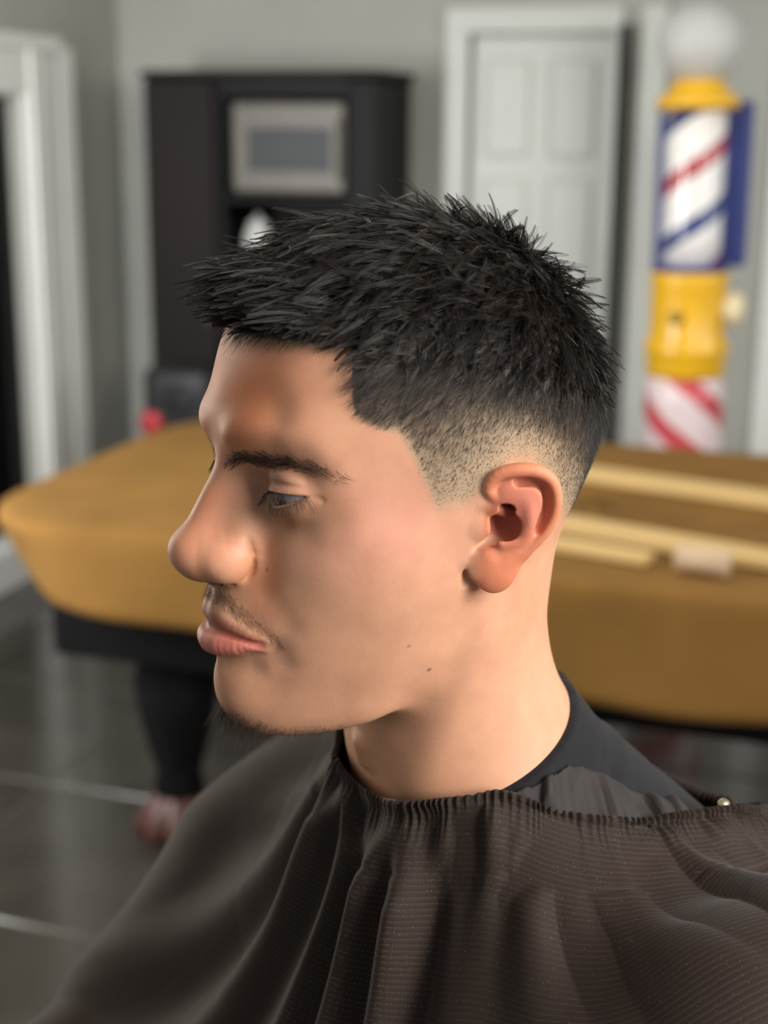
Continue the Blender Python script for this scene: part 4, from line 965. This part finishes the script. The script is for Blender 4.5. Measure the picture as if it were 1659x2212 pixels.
# gathers at the elastic edge: tight pleats that merge outward
gu=uu+.004*noise1(uu,40,1);amp=1+.45*noise1(uu,60,2)
pl=np.sin(2*np.pi*gu*186+1.6*noise1(uu,90,6))*np.clip(amp,.2,2);p2=noise1(uu,70,3);p3=noise1(uu,34,4);p4=noise1(uu,15,5)
disp+=bk*(.75*pl)[:,None]*np.exp(-(ss/10)**2)+bk*(2.6*p2)[:,None]*(np.exp(-(ss/42)**2)*(1-np.exp(-(ss/5)**2)))+bk*(4.2*p3)[:,None]*np.exp(-((ss-48)/46)**2)
disp+=(6.5*p4)[:,None]*np.clip((ss-20)/110,0,1)*np.exp(-(ss/420)**2)
FOLDS=[ # turn at start, distance, turn at end, distance, width start, end, height
 (.012,25,-.010,420,6,16,7.0),(.026,30,.012,420,6,15,-7.5),(.042,28,.036,430,6,17,9.0),(.060,30,.050,430,5,15,-9.5),(.078,34,.066,430,7,18,9.5),(.096,34,.082,430,6,15,-9.5),
 (.118,40,.108,420,12,34,6.0),(-.012,25,-.05,420,7,20,-6.0),(-.03,25,-.075,420,8,24,7.0),(-.055,25,-.11,420,8,26,-6.5),(-.08,25,-.135,420,9,28,6.0),(-.11,30,-.17,420,9,30,-5.0),
 (.176,8,.140,44,5,7,-6.0),(.178,42,.215,300,8,26,-5.5),(.155,36,.17,200,9,28,4.5),(.232,45,.262,240,7,20,-8.0),(.262,30,.285,200,12,30,6.0),(.30,30,.31,200,8,22,-5.0)]
for u0,s0,u1,s1,r0,r1,h in FOLDS:
    t=np.clip((ss-s0)/(s1-s0),0,1);uc=u0+(u1-u0)*t;du=(uu[:,None]-uc+.5)%1-.5
    wd=(r0+(r1-r0)*t);dd=du*np.linalg.norm(CV[:,:,:2]-ctr,axis=2)*2*np.pi*.9
    e=np.clip((ss-s0+15)/30,0,1)*np.clip((s1+60-ss)/80,0,1)
    disp+=h*e*np.exp(-(dd/wd)**2)
# seam line under the gathers
_q=ss-37-3*noise1(uu,9,8)[:,None];disp+=-1.1*np.exp(-(_q/1.4)**2)+.7*np.exp(-((_q-2.6)/1.4)**2)
CV=CV+CN*disp[:,:,None]
_d=torso_dist(CV.reshape(-1,3)).reshape(NU,NS)
_sh=np.clip(ss/25,0,1)
CV=CV+CN*(np.clip(5.2-_d,0,14)*_sh)[:,:,None]
# the rolled elastic hem
lip=[]
for a,off,dz in ((0,2.0,1.2),(1,1.2,2.6),(2,-.6,3.0),(3,-2.0,1.6),(4,-2.2,-1.0),(5,-1.4,-3.2)):
    q=CV[:,0].copy();q[:,:2]+=D*off*.9;q[:,2]+=dz;q+=CN[:,0]*(.55*pl)[:,None];lip.append(q)
ALL=np.concatenate([np.stack(lip[::-1],1),CV[:,1:]],1);K=ALL.shape[1]
def body_gap(P): return np.minimum(torso_dist(P),head_dist(P))
_e=ALL[:,:56].reshape(-1,3).astype(np.float32)
for _ in range(3):
    _g=body_gap(_e);_n=unit(grad(body_gap,_e,1.0));_e=_e+_n*np.clip(5.4-_g,0,6)[:,None]
ALL[:,:56]=_e.reshape(NU,56,3)
I=np.arange(NU)[:,None]*K+np.arange(K-1)[None];J=((np.arange(NU)+1)%NU)[:,None]*K+np.arange(K-1)[None]
F=np.stack([I,I+1,J+1,J],-1).reshape(-1,4)
def cape_material():
    m=bpy.data.materials.new('cape_fabric');m.use_nodes=True;nt=m.node_tree;b=nt.nodes['Principled BSDF'];L=nt.links.new
    N=nt.nodes.new
    uv=N('ShaderNodeAttribute');uv.attribute_name='weave';sp=N('ShaderNodeSeparateXYZ');L(uv.outputs['Vector'],sp.inputs[0])
    def mth(op,a,bv=None,c=None):
        n=N('ShaderNodeMath');n.operation=op
        for k,x in enumerate((a,bv,c)):
            if x is None: continue
            if isinstance(x,(int,float)): n.inputs[k].default_value=x
            else: L(x,n.inputs[k])
        return n.outputs[0]
    tx=N('ShaderNodeTexCoord');nz=N('ShaderNodeTexNoise');nz.inputs['Scale'].default_value=900;nz.inputs['Detail'].default_value=3;L(tx.outputs['Object'],nz.inputs['Vector'])
    big=N('ShaderNodeTexNoise');big.inputs['Scale'].default_value=9;big.inputs['Detail'].default_value=4;L(tx.outputs['Object'],big.inputs['Vector'])
    s=mth('ABSOLUTE',mth('SUBTRACT',mth('FRACT',mth('MULTIPLY',sp.outputs[1],1/2.7)),.5))
    line=mth('LESS_THAN',s,.13)
    dash=mth('GREATER_THAN',mth('ADD',mth('SINE',mth('MULTIPLY',sp.outputs[0],2*math.pi/1.5)),mth('MULTIPLY',mth('SUBTRACT',nz.outputs['Fac'],.5),3.0)),.0)
    wear=mth('MULTIPLY',mth('SUBTRACT',big.outputs['Fac'],.25),1.3)
    f=mth('MULTIPLY',mth('MULTIPLY',line,dash),mth('MULTIPLY',wear,.36))
    mx=N('ShaderNodeMix');mx.data_type='RGBA';L(f,mx.inputs[0]);mx.inputs[6].default_value=(*srgb(42,32,26),1);mx.inputs[7].default_value=(*srgb(126,114,105),1)
    spk=N('ShaderNodeTexVoronoi');spk.inputs['Scale'].default_value=420;L(tx.outputs['Object'],spk.inputs['Vector'])
    k=mth('LESS_THAN',spk.outputs['Distance'],.075);mx2=N('ShaderNodeMix');mx2.data_type='RGBA';L(mth('MULTIPLY',k,.35),mx2.inputs[0]);L(mx.outputs[2],mx2.inputs[6]);mx2.inputs[7].default_value=(*srgb(170,158,150),1)
    L(mx2.outputs[2],b.inputs['Base Color']);b.inputs['Roughness'].default_value=.72;b.inputs['Specular IOR Level'].default_value=.22
    b.inputs['Sheen Weight'].default_value=.10;b.inputs['Sheen Roughness'].default_value=.4
    bp=N('ShaderNodeBump');bp.inputs['Strength'].default_value=.35;bp.inputs['Distance'].default_value=.0004
    L(mth('ADD',mth('MULTIPLY',s,1.2),nz.outputs['Fac']),bp.inputs['Height']);L(bp.outputs[0],b.inputs['Normal']);return m
# the inner facing, bunched on the shirt between the near shoulder and the neck
def facing():
    ua=np.linspace(.142,.372,260);idx=(ua*NU).astype(int);n=22;t=(ua-ua[0])/(ua[-1]-ua[0])
    W=np.interp(t,[0,.1,.2,.36,.56,.8,1],[0,9,18,20,15,8,0]);g=noise1(t,26,21);g2=noise1(t,58,22);rows=[]
    for k in range(n):
        v=k/(n-1);p=Rg[idx].copy();p[:,:2]-=D[idx]*(W*v)[:,None]
        z=p[:,2]+4;
        for _ in range(40):
            q=np.column_stack([p[:,:2],z]);d=np.minimum(torso_dist(q),head_dist(q))-6.8;z=z-np.clip(d,-6,6)*.6
        z=np.minimum(z,p[:,2]+2+.95*W*v)
        bulge=(4.0*np.sin(np.pi*v)**.8*(.55+.45*g)+2.6*g*(1-v)+1.0*g2*(1-v)**2)*np.clip(W/12,0,1)
        zz=np.maximum(z,np.interp(v,[0,.25,1],[0,1,0])*0+z)+bulge-(v==1)*2.2
        if k==0: zz=p[:,2]+.5
        rows.append(np.column_stack([p[:,:2],zz]))
    P=np.stack(rows,1);_f=P.reshape(-1,3).astype(np.float32)
    for _ in range(3):
        g_=body_gap(_f);n_=unit(grad(body_gap,_f,1.0));_f=_f+n_*np.clip(5.0-g_,0,6)[:,None]
    P=_f.reshape(P.shape);I=np.arange(259)[:,None]*n+np.arange(n-1)[None]
    return P.reshape(-1,3),np.stack([I,I+n,I+n+1,I+1],-1).reshape(-1,4)
CAPE_BASE=np.array([*PERSON_BASE[:2],0.0])
cape=mesh_obj('barber_cape',h2w(ALL.reshape(-1,3))-CAPE_BASE,F.astype(np.int32),cape_material(),None,True);cape.location=CAPE_BASE
tag(cape,'dark brown pinstriped barber cape with gathered elastic neck, draped over the seated man','cape')
_fv,_ff=facing();fc=mesh_obj('neck_facing',h2w(_fv)-CAPE_BASE,_ff.astype(np.int32),mat('cape_facing',srgb(38,34,33),.8,noise=.15,scale=120,bump=.2),cape,True)
wv=np.zeros((NU,K,3),np.float32);wv[:,:,0]=ul[:,None]*(1+0*ss[:,:1]);wv[:,5:,1]=ss[:,:K-5]-.10*((ul[:,None]+60)%ul.max())
_cx=(CV[:,:,:2]-ctr);wv[:,5:,0]=(np.unwrap(np.arctan2(_cx[:,:,1],_cx[:,:,0]),axis=0)*np.linalg.norm(_cx,axis=2))[:,:K-5]
a=cape.data.attributes.new('weave','FLOAT_VECTOR','POINT');a.data.foreach_set('vector',wv.reshape(-1))
# metal snap on the elastic, and loose hair clippings lying on the cloth
_i=int(.322*NU);bm=bmesh.new();lathe(bm,[(0,0),(.003,0),(.0033,.0006),(.0026,.0016),(0,.0018)],20)
_o=bm_obj('snap_button',bm,mat('snap_metal',srgb(190,180,150),.3,metal=.9),cape,True);_o.location=h2w((Rg[_i]+np.array([0,0,3.5]))[None])[0]-CAPE_BASE;_o.rotation_euler=(math.radians(50),0,math.radians(20))
def clippings():
    V=[];F=[];r=np.random.default_rng(5)
    spots=[(.205,150),(.213,170),(.19,185),(.232,120),(.17,90),(.155,150),(.13,210),(.215,230),(.098,250),(.06,230),(.20,60),(.245,150),(.985,260),(.96,300),(.01,300),(.03,190),(.18,240),(.225,200)]
    for u,s_ in spots:
        k=int(u*NU);j=int(np.searchsorted(ss[k],s_));j=min(j,NS-2)
        for _ in range(int(r.integers(2,7))):
            k=(int(u*NU)+int(r.integers(-4,5)))%NU;j=min(int(np.searchsorted(ss[k],s_))+int(r.integers(-1,2)),NS-2);c=CV[k,j]+CN[k,j]*.7;a=r.uniform(0,6.28);t=np.array([math.cos(a),math.sin(a),0]);t=t-CN[k,j]*(t@CN[k,j]);t/=np.linalg.norm(t)
            b=np.cross(CN[k,j],t);L_=r.uniform(.9,2.4);n0=len(V)
            for e in (-1,1):
                for q in range(3):
                    g=q*2.094;V.append(c+t*L_*e+(b*math.cos(g)+CN[k,j]*math.sin(g))*.13+CN[k,j]*1.1)
            F+=[[n0+q,n0+(q+1)%3,n0+3+(q+1)%3,n0+3+q] for q in range(3)]
    o=mesh_obj('hair_clippings',h2w(np.array(V))-CAPE_BASE,F,HAIR if 'HAIR' in globals() else None,None,False);o.location=CAPE_BASE
    tag(o,'short black hair clippings scattered on the dark cape','hair',kind='stuff')
clippings()
# ---- the chair that carries him, under the cape
_w=h2w(V2);_hip=_w[(V2[:,1]<150)&(V2[:,2]<-600)][:,2].min();_ft=_w[:,2].min();_yaw=math.atan2(*(HEAD_R@np.array([0,1.,0]))[[1,0]])-math.pi/2
_cb=h2w((0,60,0));ch=empty('barber_chair',(_cb[0],_cb[1],0),_yaw,'black barber chair on a round chrome foot, under the caped man','chair')
M_LEA=mat('black_leather',srgb(20,20,21),.45,noise=.2,scale=60,bump=.2);M_CHR=mat('chrome',srgb(200,200,202),.15,metal=1)
z0=_hip-.004
box_obj('seat',(-.24,-.26,z0-.12),(.24,.26,z0),M_LEA,ch,.03)
box_obj('backrest',(-.22,-.36,z0-.06),(.22,-.27,z0+.14),M_LEA,ch,.03)
for sx in (-1,1): box_obj('side_arm',(sx*.27-.025,-.22,z0-.14),(sx*.27+.025,.22,z0-.02),M_LEA,ch,.012)
bm=bmesh.new();lathe(bm,[(0,0),(.31,0),(.31,.02),(.24,.05),(.10,.08),(.075,.12),(.075,z0-.12),(0,z0-.12)],40);bm_obj('column',bm,M_CHR,ch,True)
_fz=_ft-.006;box_obj('footrest',(-.2,.34,_fz-.03),(.2,.66,_fz),M_CHR,ch,.01)
bm=bmesh.new();tube(bm,[(0,.06,z0-.16),(0,.24,z0-.2),(0,.40,_fz-.02)],.028,12);bm_obj('footrest_strut',bm,M_CHR,ch,True)
